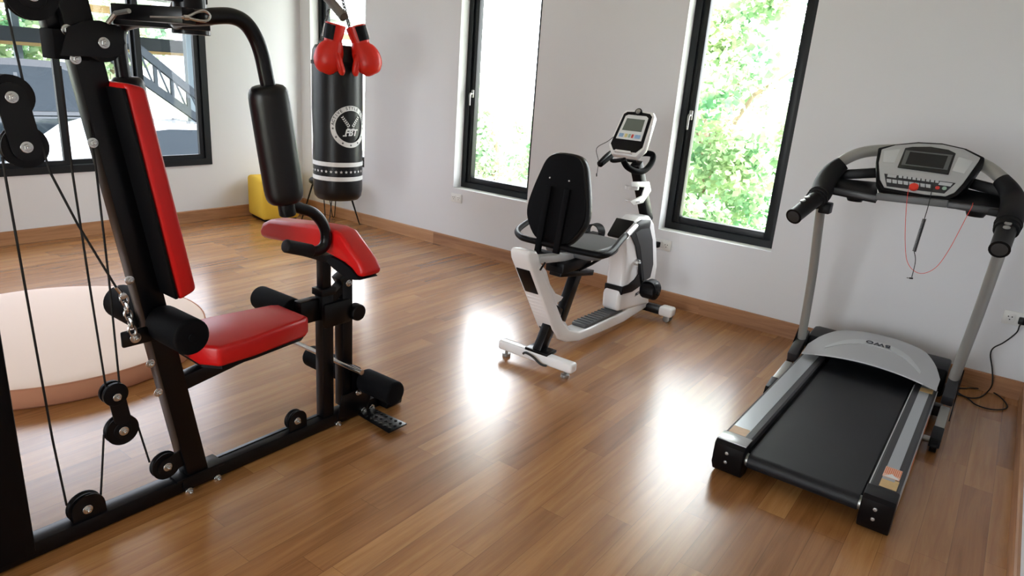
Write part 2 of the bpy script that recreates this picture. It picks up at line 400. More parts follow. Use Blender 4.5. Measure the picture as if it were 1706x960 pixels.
# casement windows in the long wall
def casement(i, a, b, handle=True):
    root = empty('window_%d' % i, ((a+b)/2, 0.13, SILL)); root['kind'] = 'structure'
    y0, y1 = 0.095, 0.165; fw = 0.045; z0, z1 = SILL, WTOP
    bm = NB()
    box(bm, (a, a+fw), (y0, y1), (z0, z1)); box(bm, (b-fw, b), (y0, y1), (z0, z1))
    box(bm, (a+fw, b-fw), (y0, y1), (z0, z0+fw)); box(bm, (a+fw, b-fw), (y0, y1), (z1-fw, z1))
    obj('window_frame', bm, 'frame_black', root, smooth=0)
    bm = NB(); s = 0.045; A, B, Z0, Z1 = a+fw, b-fw, z0+fw, z1-fw; ya, yb = 0.107, 0.160
    box(bm, (A, A+s), (ya, yb), (Z0, Z1), 0.003); box(bm, (B-s, B), (ya, yb), (Z0, Z1), 0.003)
    box(bm, (A+s, B-s), (ya, yb), (Z0, Z0+s), 0.003); box(bm, (A+s, B-s), (ya, yb), (Z1-s, Z1), 0.003)
    sash = obj('sash', bm, 'frame_black', root)
    bm = NB(); box(bm, (A+s-0.005, B-s+0.005), (0.140, 0.144), (Z0+s-0.005, Z1-s+0.005)); obj('glass_pane', bm, 'window_glass', root, smooth=0)
    bm = NB(); hz = 1.26; hx = A+s*0.55
    box(bm, (hx-0.012, hx+0.012), (ya-0.010, ya), (hz-0.03, hz+0.03), 0.004)
    tube(bm, [(hx, ya-0.008, hz), (hx, ya-0.035, hz), (hx, ya-0.04, hz-0.01), (hx, ya-0.036, hz-0.09)], [0.008, 0.008, 0.008, 0.006], 10)
    obj('window_handle', bm, 'steel_grey', root)
    window_light('window_portal', ((a+b)/2, 0.23, (z0+z1)/2), (0, -1, 0), b-a, z1-z0)
for i, (a, b) in enumerate(WIN): casement(i+1, a, b)

# sliding window in the left wall, flush with the plaster
root = empty('window_4', (-0.03, (LW[0]+LW[1])/2, LW[2])); root['kind'] = 'structure'
ya, yb, za, zb = LW; fw = 0.055
bm = NB(); X0, X1 = -0.09, 0.012
box(bm, (X0, X1), (ya, ya+fw), (za, zb)); box(bm, (X0, X1), (yb-fw, yb), (za, zb))
box(bm, (X0, X1), (ya+fw, yb-fw), (za, za+fw)); box(bm, (X0, X1), (ya+fw, yb-fw), (zb-fw, zb))
obj('window_frame', bm, 'frame_black', root, smooth=0)
edges = [yb-fw, -1.505, -2.075, -2.64, -3.21, -3.78, ya+fw]
for k in range(6):
    y1_, y0_ = edges[k], edges[k+1]; s = 0.042; xo = -0.02 if k % 2 == 0 else -0.055
    bm = NB(); xs = (xo-0.015, xo+0.015)
    e1 = y1_ + (0.012 if k else 0); e0 = y0_ - (0.012 if k < 5 else 0)
    box(bm, xs, (e1-s, e1), (za+fw, zb-fw)); box(bm, xs, (e0, e0+s), (za+fw, zb-fw))
    box(bm, xs, (e0+s, e1-s), (za+fw, za+fw+0.035)); box(bm, xs, (e0+s, e1-s), (zb-fw-0.035, zb-fw))
    sash = obj('sash', bm, 'frame_black', root, smooth=0)
    bm = NB(); box(bm, (xo-0.003, xo+0.003), (e0+s-0.004, e1-s+0.004), (za+fw+0.03, zb-fw-0.03)); obj('glass_pane', bm, 'tinted_glass', sash, smooth=0)
window_light('window_portal', (-0.25, (ya+yb)/2, (za+zb)/2), (1, 0, 0), yb-ya, zb-za)
# glazed opening added in the unseen back wall to let in fill light
root = empty('fill_opening_1', ((BW[0]+BW[1])/2, YB-0.1, 0)); root['kind'] = 'structure'
bm = NB(); a, b, c, d = BW
for x in (a, (a+b)/2-0.03, b-0.06): box(bm, (x, x+0.06), (YB-0.14, YB-0.06), (c, d))
box(bm, (a, b), (YB-0.14, YB-0.06), (d-0.06, d)); box(bm, (a, b), (YB-0.14, YB-0.06), (c, c+0.06))
obj('fill_opening_frame', bm, 'frame_black', root, smooth=0)
bm = NB(); box(bm, (a+0.05, b-0.05), (YB-0.103, YB-0.097), (c+0.05, d-0.05)); obj('glass_pane', bm, 'window_glass', root, smooth=0)
window_light('window_portal', ((a+b)/2, YB-0.23, (c+d)/2), (0, 1, 0), b-a, d-c)

# ------------------------------------------------------------------ multi gym
GX = 3.66
gym = empty('multi_gym', (GX, -3.0, 0), 'black steel multi gym with red vinyl pads on the laminate floor', 'multi gym')
def bolt(bm, p, axis=(1, 0, 0), r=0.011, mi=0):
    a = Vector(axis).normalized(); p = Vector(p)
    disc(bm, p, a, r*1.25, 0.003, 18, 0.001, mi); disc(bm, p+a*0.005, a, r*0.8, 0.009, 6, 0.001, mi); disc(bm, p+a*0.012, a, r*0.4, 0.008, 10, 0.001, mi)
def bolts(name_parent, ps, axis=(1, 0, 0), r=0.011):
    for p in ps:
        bm = NB(); bolt(bm, p, axis, r); obj('bolt', bm, 'chrome', name_parent)
xa, xb = 3.63, 3.69
# base beam with chamfered nose
bm = NB(); prism(bm, [(xa, -3.95, 0.006), (xa, -2.285, 0.006), (xa, -2.275, 0.02), (xa, -2.31, 0.056), (xa, -3.95, 0.056)], (0.06, 0, 0), 0.003)
base = obj('base_beam', bm, 'black_steel', gym)
bm = NB(); box(bm, (3.45, 3.87), (-3.97, -3.91), (0.0, 0.05), 0.004); obj('rear_foot', bm, 'black_steel', gym)
bm = NB(); box(bm, (3.57, 3.69), (-2.39, -2.335), (0.006, 0.05), 0.004)
prism(bm, [(3.69, -2.37, 0.008), (3.69, -2.28, 0.008), (3.69, -2.275, 0.03), (3.69, -2.30, 0.062), (3.69, -2.36, 0.062)], (0.045, 0, 0), 0.003)
obj('front_foot', bm, 'black_steel', gym)
# weight stack housing at the rear
bm = NB(); box(bm, (3.40, 3.70), (-3.95, -3.68), (0.02, 0.95), 0.012)
obj('weight_stack_housing', bm, 'black_satin', gym)
for k in range(12):
    pass
bm = NB(); tube(bm, [(3.56, -3.80, 0.94), (3.56, -3.80, 2.05)], 0.012, 14); tube(bm, [(3.66, -3.80, 0.94), (3.66, -3.80, 2.05)], 0.012, 14); obj('guide_rod', bm, 'chrome', gym)
# inclined main upright
def up_y(z): return -3.183 - 0.155*z
bm = NB(); bar(bm, (GX, up_y(0.05), 0.05), (GX, up_y(2.06), 2.06), 0.062, 0.072, bev=0.003)
obj('main_upright', bm, 'black_steel', gym)
bm = NB()   # gusset at its foot
box(bm, (3.622, 3.698), (-3.27, -3.10), (0.05, 0.062), 0.002)
box(bm, (3.692, 3.698), (-3.25, -3.12), (0.02, 0.062), 0.002)
obj('foot_plate', bm, 'black_steel', gym)
# top boom, from the upright forwards
bm = NB(); bar(bm, (GX, -3.95, 2.06), (GX, -2.80, 2.06), 0.06, 0.06, bev=0.003); obj('top_boom', bm, 'black_steel', gym)
bm = NB(); bar(bm, (GX, -3.42, 1.590), (GX, -3.06, 1.590), 0.06, 0.07, bev=0.003); obj('arm_boom', bm, 'black_steel', gym)
bm = NB(); tube(bm, [(GX, -3.10, 1.48), (GX, -3.10, 1.66)], 0.045, 24); disc(bm, (GX, -3.10, 1.48), (0, 0, 1), 0.052, 0.02)
obj('pivot_hub', bm, 'black_steel', gym)
# butterfly arms
def arm(sgn, path, r, pad0, pad1, handle):
    bm = NB(); tube(bm, path, r, 16, smooth=8); a = obj('butterfly_arm', bm, 'black_steel', gym)
    return a
AX = 3.88
P = lambda px, py, x=AX: on_x(px, py, x)
pathn = [V(3.69, -3.16, 1.50), V(3.78, -3.20, 1.505), V(3.86, -3.17, 1.512), P(355, 27), P(385, 27), P(408, 38), P(425, 62), P(436, 92), P(445, 135), P(452, 165)]
bm = NB(); tube(bm, pathn, 0.0215, 18, smooth=8)
tube(bm, [P(452, 165), P(478, 345)], 0.020, 16); arm_n = obj('butterfly_arm', bm, 'black_steel', gym)
bm = NB(); bar(bm, (3.64, -3.31, 1.50), (3.72, -3.08, 1.505), 0.05, 0.045, side=(1, 0, 0), bev=0.003)
bar(bm, (3.66, -3.30, 1.51), (3.87, -3.22, 1.51), 0.05, 0.04, side=(0, 1, 0), bev=0.003)
obj('arm_bracket', bm, 'black_steel', gym)
def padroll(a, b, r, parent):
    """long upholstered arm pad: rounded, slightly oval"""
    a, b = Vector(a), Vector(b); bm = NB(); n = 14; pts, rr = [], []
    for k in range(n+1):
        t = k/n; e = min(t, 1-t)*(b-a).length/0.045
        s = 1.0 if e >= 1 else math.sqrt(max(0, 1-(1-e)**2))*0.55+0.45
        pts.append(a.lerp(b, t)); rr.append(r*s)
    # denser ends
    pts, rr = [], []
    L = (b-a).length
    ds = [0, .003, .01, .02, .032, .05]
    ss = [.60, .76, .88, .95, .985, 1.0]
    for d_, s in zip(ds, ss): pts.append(a+(b-a)*(d_/L)); rr.append(r*s)
    for d_, s in reversed(list(zip(ds, ss))): pts.append(b-(b-a)*(d_/L)); rr.append(r*s)
    tube(bm, pts, rr, 26, flat=0.92); return obj('arm_pad', bm, 'vinyl_black', parent)
pa, pb = P(445, 142), P(476, 338)
padroll(pa, pb, 0.060, arm_n)
bm = NB(); disc(bm, P(478, 348), pb-pa, 0.026, 0.045, 20, 0.006); obj('tube_cap', bm, 'black_plastic', arm_n)
hp = [P(478, 340), P(500, 347), P(522, 355), P(537, 372), P(543, 392), P(540, 410), P(526, 419), P(505, 416), P(478, 410)]
bm = NB(); tube(bm, hp, 0.0185, 16, smooth=7); obj('handle', bm, 'black_steel', arm_n)
bm = NB(); roll(bm, P(520, 418.5), P(474, 409.5), 0.022, 0.008, 20); obj('grip', bm, 'black_rubber', arm_n)
AF = 3.42
pathf = [V(3.63, -3.16, 1.50), V(3.52, -3.17, 1.50), V(3.45, -3.17, 1.495), P(200, 45, AF), P(198, 75, AF), P(206, 130, AF), P(212, 160, AF)]
bm = NB(); tube(bm, pathf, 0.0215, 18, smooth=8); a0, b0 = P(211, 128, AF), P(240, 325, AF)
tube(bm, [P(212, 150, AF), P(242, 333, AF)], 0.02, 16); arm_f = obj('butterfly_arm', bm, 'black_steel', gym)
padroll(a0, b0, 0.050, arm_f)
# backrest
def pad_slab(corners, vec, bev, bm=None):
    bm = bm or NB(); prism(bm, corners, vec, bev, seg=3); return bm
b1 = V(3.785, -3.358, 1.335); b2 = V(3.785, -3.300, 1.322); b3 = V(3.785, -3.200, 0.735); b4 = V(3.785, -3.258, 0.712)
bm = NB(); prism(bm, [b1, b2, b3, b4], (-0.24, 0, 0), 0.016, seg=4); br = obj('backrest', bm, 'vinyl_red', gym)
bk = (b4-b1).normalized(); o_ = V(0, -0.009, -0.0015)
bm = NB(); prism(bm, [b1+bk*0.016+V(-0.003, 0, 0), b4-bk*0.010+V(-0.003, 0, 0), b4-bk*0.010+V(-0.003, 0, 0)+o_, b1+bk*0.016+V(-0.003, 0, 0)+o_], (-0.234, 0, 0), 0.002)
obj('back_board', bm, 'black_satin', br)
# seat
S = 0.54
so = [V(3.525, -3.10, S), V(3.565, -3.185, S), V(3.735, -3.190, S), V(3.798, -3.150, S), V(3.795, -3.02, S), V(3.765, -2.80, S), V(3.745, -2.775, S), V(3.575, -2.775, S), V(3.555, -2.80, S), V(3.527, -3.02, S)]
bm = NB(); prism(bm, [v-V(0, 0, 0.072) for v in so], (0, 0, 0.072), 0.014, seg=3); st = obj('seat', bm, 'vinyl_red', gym)
bm = NB(); prism(bm, [V(GX+(v.x-GX)*0.9, -2.98+(v.y+2.98)*0.93, S-0.084) for v in so], (0, 0, 0.012)); obj('seat_board', bm, 'black_satin', st)
bm = NB(); bar(bm, (GX, -3.21, 0.395), (GX, -2.96, 0.435), 0.045, 0.05, bev=0.003); box(bm, (3.62, 3.70), (-3.10, -2.85), (0.44, 0.462), 0.002)
obj('seat_frame', bm, 'black_steel', gym)
# front post with telescoping mast and preacher pad
bm = NB(); box(bm, (3.637, 3.685), (-2.662, -2.610), (0.05, 0.60), 0.004); box(bm, (3.630, 3.692), (-2.670, -2.602), (0.572, 0.60), 0.003)
fpost = obj('front_post', bm, 'black_steel', gym)
bm = NB(); box(bm, (3.642, 3.680), (-2.656, -2.616), (0.55, 0.80), 0.003); obj('telescoping_post', bm, 'black_steel', gym)
bm = NB(); box(bm, (3.62, 3.665), (-2.745, -2.655), (0.47, 0.56), 0.006); box(bm, (3.645, 3.695), (-2.66, -2.53), (0.44, 0.54), 0.01); obj('roller_bracket', bm, 'black_steel', gym)
bm = NB(); disc(bm, (3.690, -2.50, 0.475), (1, 0, 0), 0.034, 0.04, 24, 0.006); obj('adjusting_knob', bm, 'black_plastic', gym)
# arm curl pad: long bolster whose near wing bends downwards
cpo = [(433, 395), (431, 384), (435, 372), (447, 366), (520, 375), (548, 380), (564, 388), (582, 414), (598, 437), (606, 455), (602, 464), (594, 462), (584, 449), (572, 439), (556, 430), (530, 416), (480, 405), (445, 399)]
bm = NB(); prism(bm, [on_y(*q, -2.78) for q in cpo], (0, 0.085, 0), 0.016, seg=4); cp = obj('arm_curl_pad', bm, 'vinyl_red', gym, smooth=50)
bm = NB(); prism(bm, [on_y(*q, -2.784) for q in [(550, 428), (568, 436), (582, 447), (592, 459), (600, 467), (588, 467), (572, 461), (556, 449), (542, 435)]], (0, 0.08, 0), 0.003); obj('pad_board', bm, 'foam', cp)
bm = NB(); bar(bm, on_y(500, 412, -2.68), on_y(560, 428, -2.68), 0.10, 0.025, side=(0, 1, 0), bev=0.002); bar(bm, (3.66, -2.636, 0.74), on_y(540, 418, -2.68), 0.05, 0.04, bev=0.002); obj('pad_bracket', bm, 'black_steel', gym)
# upper leg rollers
bm = NB(); roll(bm, (3.395, -2.74, 0.515), (3.62, -2.74, 0.515), 0.047, 0.012); obj('foam_roller', bm, 'foam', gym)
# leg developer lever
bm = NB(); box(bm, (3.635, 3.685), (-2.565, -2.515), (0.07, 0.615), 0.003); prism(bm, [(3.635, -2.565, 0.60), (3.635, -2.515, 0.60), (3.635, -2.52, 0.635), (3.635, -2.545, 0.645), (3.635, -2.58, 0.625)], (0.05, 0, 0), 0.002)
bar(bm, (3.66, -2.54, 0.60), (3.66, -2.62, 0.54), 0.045, 0.03)
bar(bm, (3.66, -2.53, 0.17), (3.66, -2.47, 0.17), 0.05, 0.10, bev=0.003)
lev = obj('leg_lever', bm, 'black_steel', gym)
bm = NB(); roll(bm, (3.395, -2.505, 0.195), (3.62, -2.505, 0.195), 0.046, 0.012); obj('foam_roller', bm, 'foam', gym)
bm = NB(); roll(bm, (3.695, -2.46, 0.165), (3.885, -2.46, 0.165), 0.050, 0.012); obj('foam_roller', bm, 'foam', gym)
bm = NB(); tube(bm, [(3.33, -2.565, 0.265), (3.80, -2.565, 0.265)], 0.0105, 14); obj('weight_bar', bm, 'chrome', gym)
bm = NB(); prism(bm, [(3.69, -2.60, 0.03), (3.69, -2.44, 0.03), (3.69, -2.42, 0.09), (3.69, -2.46, 0.13), (3.69, -2.58, 0.13)], (0.006, 0, 0), 0.001); obj('pivot_plate', bm, 'black_steel', gym)
# studded foot plate
bm = NB()
fp = [V(3.70, -2.50, 0.016), V(3.905, -2.515, 0.016), V(3.905, -2.415, 0.016), V(3.70, -2.42, 0.016)]
prism(bm, fp, (0, 0, 0.006), 0.001)
for i in range(6):
    for j in range(3):
        disc(bm, (3.745+0.028*i, -2.492+0.030*j, 0.0235), (0, 0, 1), 0.0065, 0.004, 10, 0.001)
foot = obj('stud_plate', bm, 'black_steel', gym)
# rollers under the backrest
bm = NB(); roll(bm, (3.42, -3.27, 0.625), (3.628, -3.27, 0.625), 0.056, 0.010); obj('foam_roller', bm, 'foam', gym)
bm = NB(); roll(bm, (3.692, -3.27, 0.625), (3.865, -3.27, 0.625), 0.056, 0.010); disc(bm, (3.866, -3.27, 0.625), (1, 0, 0), 0.012, 0.004, 18); obj('foam_roller', bm, 'foam', gym)
bm = NB(); box(bm, (3.70, 3.715), (-3.40, -3.28), (0.58, 0.63), 0.006); obj('chain_bracket', bm, 'black_steel', gym)
# pulleys
def pulley(px, py, x, r, plate=None, name='pulley', n=32):
    c = P(px, py, x); bm = NB()
    w2 = 0.011
    prof = [(-w2, r), (-w2+0.003, r), (-0.003, r*0.90), (0.003, r*0.90), (w2-0.003, r), (w2, r)]
    tube(bm, [c+V(a, 0, 0) for a, _ in prof], [b for _, b in prof], n)
    disc(bm, c, (1, 0, 0), r*0.55, 0.026, 24)
    o = obj(name, bm, 'black_plastic', gym)
    bm = NB(); bolt(bm, c+V(0.018, 0, 0), (1, 0, 0), 0.0115); obj('bolt', bm, 'chrome', o)
    return c, o
def capsule_plate(a, b, r, x, t=0.004):
    """rounded link plate in the yz plane round points a and b"""
    a, b = Vector(a), Vector(b); d = (b-a); ang = math.atan2(d.z, d.y); pts = []
    for k in range(13): th = ang+PI/2+PI*k/12; pts.append(V(x, a.y+r*math.cos(th), a.z+r*math.sin(th)))
    for k in range(13): th = ang-PI/2+PI*k/12; pts.append(V(x, b.y+r*math.cos(th), b.z+r*math.sin(th)))
    bm = NB(); prism(bm, pts, (t, 0, 0)); return bm
cA, pA = pulley(142, 845, 3.665, 0.050)
bm = capsule_plate(cA+V(0, 0.004, 0), V(3.66, cA.y+0.006, 0.05), 0.047, 3.677); obj('pulley_bracket', bm, 'black_steel', pA)
cB, pB = pulley(275, 775, 3.665, 0.046)
bm = capsule_plate(cB, cB+V(0, 0.085, 0.02), 0.030, 3.677); obj('pulley_bracket', bm, 'black_steel', pB)
cC, pC = pulley(491, 699, 3.665, 0.040)
bm = capsule_plate(cC+V(0, 0.004, 0), V(3.66, cC.y+0.004, 0.05), 0.040, 3.677); obj('pulley_bracket', bm, 'black_steel', pC)
cD, pD = pulley(202, 715, 3.665, 0.048)
cE = P(189, 655, 3.665); bm = NB()
for xx in (-0.012, 0.012): disc(bm, cE+V(xx, 0, 0), (1, 0, 0), 0.036, 0.012, 28)
pE = obj('pulley', bm, 'black_plastic', gym)
bm = NB(); bolt(bm, cE+V(0.024, 0.0, -0.006), (1, 0, 0), 0.010); obj('bolt', bm, 'chrome', pE)
bm = capsule_plate(cD+V(0, 0, 0.045), cE, 0.024, 3.678); obj('pulley_bracket', bm, 'black_steel', pE)
cF, pF = pulley(15, 161, 3.705, 0.052); cG, pG = pulley(40, 244, 3.705, 0.052)
bm = capsule_plate(cF, cG, 0.034, 3.718, 0.005); obj('floating_plate', bm, 'black_steel', pG)
cH, pH = pulley(50, -8, 3.700, 0.057)
cI, pI = pulley(168, 71, 3.705, 0.048)
bm = NB()
prism(bm, [P(q[0], q[1], 3.715) for q in [(112, 45), (140, 34), (165, 34), (200, 45), (208, 72), (200, 92), (180, 96), (100, 92)]], (0.004, 0, 0), 0.001); obj('pulley_bracket', bm, 'black_steel', pI)
bm = NB(); c_ = P(104, 74, 3.66); box(bm, (3.62, 3.70), (c_.y-0.035, c_.y+0.045), (c_.z-0.036, c_.z+0.036), 0.003); obj('upright_clamp', bm, 'foam', gym)
bm = NB(); bar(bm, P(82, 10, 3.64), P(92, 50, 3.64), 0.05, 0.05, bev=0.003); obj('rear_strut', bm, 'black_steel', gym)
bolts(gym, [P(112, 50, 3.70), P(126, 98, 3.70), P(50, 956, 3.705), P(155, 238, 3.695), P(216, 467, 3.695), P(251, 606, 3.695), P(264, 654, 3.695), P(363, 797, 3.692), P(316, 819, 3.692), P(564, 707, 3.692), P(606, 684, 3.697), P(620, 679, 3.697), P(597, 654, 3.698), P(581, 472, 3.688)])
# eccentric lug with turnbuckle chain
def chain(bm, a, b, link=0.028, r=0.0035, w=0.009):
    a, b = Vector(a), Vector(b); d = b-a; L = d.length; n = max(1, round(L/(link*0.72))); d.normalize()
    s = d.cross(V(0, 0, 1)); s = s.normalized() if s.length > 0.1 else d.cross(V(0, 1, 0)).normalized(); u = d.cross(s)
    st = L/n
    for i in range(n):
        c = a + d*(i+0.5)*st; q = s if i % 2 else u; h = link/2-w*0.3
        pts = []
        for k in range(12):
            th = 2*PI*k/12; pts.append(c + d*(math.cos(th)*link*0.5) + q*(math.sin(th)*w))
        tube(bm, pts, r, 6, closed=True)
bm = NB(); chain(bm, P(205, 492, 3.725), P(222, 557, 3.725), 0.034, 0.004, 0.010); obj('link_chain', bm, 'chrome', gym)
bm = NB(); bolt(bm, P(226, 563, 3.722), (1, 0, 0), 0.013); obj('bolt', bm, 'chrome', gym)
bm = NB(); tube(bm, [P(193, 478, 3.725), P(205, 493, 3.725)], 0.006, 10); disc(bm, P(205, 493, 3.728), (1, 0, 0), 0.010, 0.012); obj('cable_end', bm, 'chrome', gym)
# cables
def cable(pts, r=0.0032, name='steel_cable'):
    bm = NB(); tube(bm, pts, r, 8); return obj(name, bm, 'rubber_line', gym)
cable([P(2, -40, 3.70), P(11, 15, 3.70), P(45, 165, 3.70)])
cable([P(4, 262, 3.70), P(10, 300, 3.69), P(60, 580, 3.665), P(88, 735, 3.665), P(111, 842, 3.665)])
cable([P(68, 238, 3.715), P(84, 288, 3.716), P(130, 375, 3.72), P(193, 478, 3.725)])
cable([P(100, 110, 3.69), P(121, 290, 3.68), P(150, 480, 3.67), P(177, 650, 3.665)])
cable([P(148, 200, 3.68), P(161, 290, 3.68), P(182, 470, 3.67), P(200, 650, 3.665)])
cable([P(173, 724, 3.665), P(168, 825, 3.665)])
cable([P(229, 708, 3.665), P(249, 770, 3.665)])
cable([P(296, 792, 3.652), P(350, 768, 3.650), P(500, 705, 3.65), P(537, 690, 3.65)], 0.0025)
# lat pull-down bar hanging from the boom, and its snap hook
bm = NB()
tube(bm, [(3.20, -2.92, 1.52), (3.30, -2.92, 1.64), (3.36, -2.92, 1.67), (3.90, -2.92, 1.67), (3.97, -2.92, 1.645), (4.12, -2.92, 1.542)], 0.013, 16, smooth=5)
latb = obj('lat_pulldown_bar', bm, 'pipe_brown', None, 'grey metal lat pulldown bar with bent end in front of the bag chains', 'exercise bar', origin=(GX, -2.92, 1.67))
bm = NB(); tube(bm, [(GX, -2.92, 1.683), (GX, -2.92, 2.03)], 0.004, 8); obj('hanging_cable', bm, 'rubber_line', latb)
bm = NB(); rc = [P(302, 29, 3.93), P(312, 28, 3.93), P(330, 19.5, 3.93), P(342, 18.5, 3.93), P(350, 26, 3.93), P(346, 34, 3.93), P(334, 35, 3.93), P(312, 30, 3.93)]
tube(bm, rc, 0.0032, 8, smooth=3, closed=True); tube(bm, [P(306, 29, 3.93), P(314, 29.5, 3.93)], 0.006, 8); obj('snap_hook', bm, 'chrome', gym)
bm = NB(); tube(bm, [P(250, 28, 3.92), P(304, 29, 3.93)], 0.0022, 6); obj('arm_cable', bm, 'steel_grey', gym)
bm = NB(); tube(bm, [P(180, 38, 3.72), P(192, 22, 3.74), P(215, 18, 3.80)], 0.006, 8); obj('hook', bm, 'steel_grey', gym)

# ------------------------------------------------------------------ round floor mat
mc = V(2.105, -3.05, 0.0)
rmat = empty('floor_cushion', mc, 'round pale pink floor mat with brown side lying behind the multi gym', 'floor mat')
bm = NB(); lathe(bm, [(0, 0.098), (0.40, 0.102), (0.62, 0.100), (0.672, 0.097), (0.688, 0.090)], mc, 72); obj('top_cover', bm, 'mat_top', rmat, smooth=60)
bm = NB(); lathe(bm, [(0.688, 0.090), (0.695, 0.084), (0.702, 0.05), (0.697, 0.014), (0.682, 0.0), (0, 0.0)], mc, 72); obj('side_panel', bm, 'mat_side', rmat, smooth=60)
bm = NB(); tube(bm, [mc+V(0.691*math.cos(2*PI*k/72), 0.691*math.sin(2*PI*k/72), 0.089) for k in range(72)], 0.004, 6, closed=True); obj('piping', bm, 'mat_side', rmat)

# ------------------------------------------------------------------ yellow pouf in the corner
ott = empty('ottoman', (0.24, -0.44, 0), 'yellow fabric cube ottoman standing in the room corner', 'ottoman', rz=0.0)
oa = math.radians(78); oc = V(0.372, -0.71, 0)+V(math.cos(oa), math.sin(oa), 0)*0.175+V(-math.sin(oa), math.cos(oa), 0)*0.175
bm = NB(); box(bm, (-0.175, 0.175), (-0.175, 0.175), (0.02, 0.385), 0.032, seg=4)
bmesh.ops.rotate(bm, verts=bm.verts, cent=(0, 0, 0), matrix=Matrix.Rotation(oa, 3, 'Z')); bmesh.ops.translate(bm, verts=bm.verts, vec=oc)
obj('upholstered_body', bm, 'yellow_fabric', ott)
bm = NB(); box(bm, (-0.15, 0.15), (-0.15, 0.15), (0.0, 0.022), 0.004)
bmesh.ops.rotate(bm, verts=bm.verts, cent=(0, 0, 0), matrix=Matrix.Rotation(oa, 3, 'Z')); bmesh.ops.translate(bm, verts=bm.verts, vec=oc)
obj('plinth', bm, 'black_plastic', ott)

# ------------------------------------------------------------------ hairpin stool behind the bag
stc = V(0.73, -0.25, 0)
stool = empty('hairpin_stool', stc, 'small side stool on black wire hairpin legs below the punching bag', 'stool')
bm = NB(); lathe(bm, [(0, 0.375), (0.17, 0.375), (0.185, 0.385), (0.185, 0.405), (0.175, 0.415), (0, 0.415)], stc, 40); obj('stool_top', bm, 'black_satin', stool)
for sx, sy in ((1, 1), (1, -1), (-1, 1), (-1, -1)):
    f = stc + V(sx*0.185, sy*0.185, 0.006); t = V(-sy, sx, 0).normalized()*0.045; top = stc+V(sx*0.105, sy*0.105, 0.375)
    u = (top-f).normalized(); q = t.normalized()*0.012
    bm = NB(); tube(bm, [top-t, f-q+u*0.03, f-q*0.6+u*0.006, f, f+q*0.6+u*0.006, f+q+u*0.03, top+t], 0.0045, 8); obj('leg', bm, 'black_steel', stool)

# ------------------------------------------------------------------ punching bag
BC = V(1.63, -0.90, 0); BR = 0.178
bag = empty('punching_bag', BC+V(0, 0, 0.44), 'black cylindrical punching bag with white stripes hanging on chains', 'punching bag')
prof = [(0, 0.440), (0.10, 0.442), (0.150, 0.452), (0.170, 0.475), (BR, 0.52), (BR, 0.60), (BR, 0.80), (BR-0.003, 0.90), (BR+0.003, 1.1), (BR, 1.30), (BR, 1.42), (BR-0.008, 1.50), (BR-0.025, 1.53), (0.12, 1.537), (0, 1.535)]
bm = NB(); lathe(bm, prof, BC, 56); obj('bag_body', bm, 'vinyl_black', bag, smooth=60)
bm = NB(); lathe(bm, [(BR+0.001, 1.40), (BR+0.004, 1.402), (BR+0.004, 1.425), (BR+0.001, 1.427)], BC, 56); obj('top_collar', bm, 'black_satin', bag)
def wrap(t, ang, zc, lift=0.0015):
    """bend a flat xy mesh (z = height above surface) round the bag"""
    R = BR+0.004
    for v in t.verts:
        a = ang + v.co.x/R; h = R+lift+v.co.z
        v.co = V(BC.x+h*math.cos(a), BC.y+h*math.sin(a), zc+v.co.y)
    return t
for z0 in (0.601, 0.705):
    bm = NB(); lathe(bm, [(BR+0.0005, z0), (BR+0.002, z0+0.001), (BR+0.002, z0+0.030), (BR+0.0005, z0+0.031)], BC, 56); obj('stripe', bm, 'white_print', bag)
def star(r, dz=0.0008):
    t = bmesh.new(); vs = []
    for k in range(10):
        a = PI/2+2*PI*k/10; q = r if k % 2 == 0 else r*0.42; vs.append(t.verts.new((q*math.cos(a), q*math.sin(a), dz)))
    c0 = t.verts.new((0, 0, dz))
    for k in range(10): t.faces.new((c0, vs[k], vs[(k+1) % 10]))
    return t
bm = NB()
for k in range(32): join(bm, wrap(star(0.0125), 2*PI*k/32+0.03, 0.669))
obj('star_band', bm, 'white_print', bag, smooth=0)
LA = math.radians(-9.5); LZ = 0.99
R1, R0 = 0.146, 0.112
bm = NB(); t = bmesh.new(); n = 96
ri = [t.verts.new((R0*math.cos(2*PI*k/n), R0*math.sin(2*PI*k/n), 0)) for k in range(n)]; ro = [t.verts.new((R1*math.cos(2*PI*k/n), R1*math.sin(2*PI*k/n), 0)) for k in range(n)]
for k in range(n): t.faces.new((ri[k], ro[k], ro[(k+1) % n], ri[(k+1) % n]))
join(bm, wrap(t, LA, LZ)); obj('logo_ring', bm, 'white_print', bag, smooth=0)
bm = NB()
msg = 'ACTIVE STYLE SINCE'
for i, ch in enumerate(msg):
    if ch == ' ': continue
    a = math.radians(172 - i*(164/(len(msg)-1))); rm = (R0+R1)/2
    t = text_bm(ch, 0.030, 0.0002, extra=0.0004)
    bmesh.ops.rotate(t, verts=t.verts, cent=(0, 0, 0), matrix=Matrix.Rotation(a-PI/2, 3, 'Z')); bmesh.ops.translate(t, verts=t.verts, vec=(rm*math.cos(a), rm*math.sin(a), 0.0012))
    join(bm, wrap(t, LA, LZ))
for k in range(7):
    a = math.radians(186+k*28); t = star(0.010, 0.0012); bmesh.ops.translate(t, verts=t.verts, vec=((R0+R1)/2*math.cos(a), (R0+R1)/2*math.sin(a), 0)); join(bm, wrap(t, LA, LZ))
obj('ring_lettering', bm, 'text_dark', bag, smooth=0)
bm = NB()
t = text_bm('FBT', 0.062, 0.0002, shear=0.25, extra=0.0022, spacing=0.95); bmesh.ops.translate(t, verts=t.verts, vec=(0.0, -0.042, 0.001)); join(bm, wrap(t, LA, LZ))
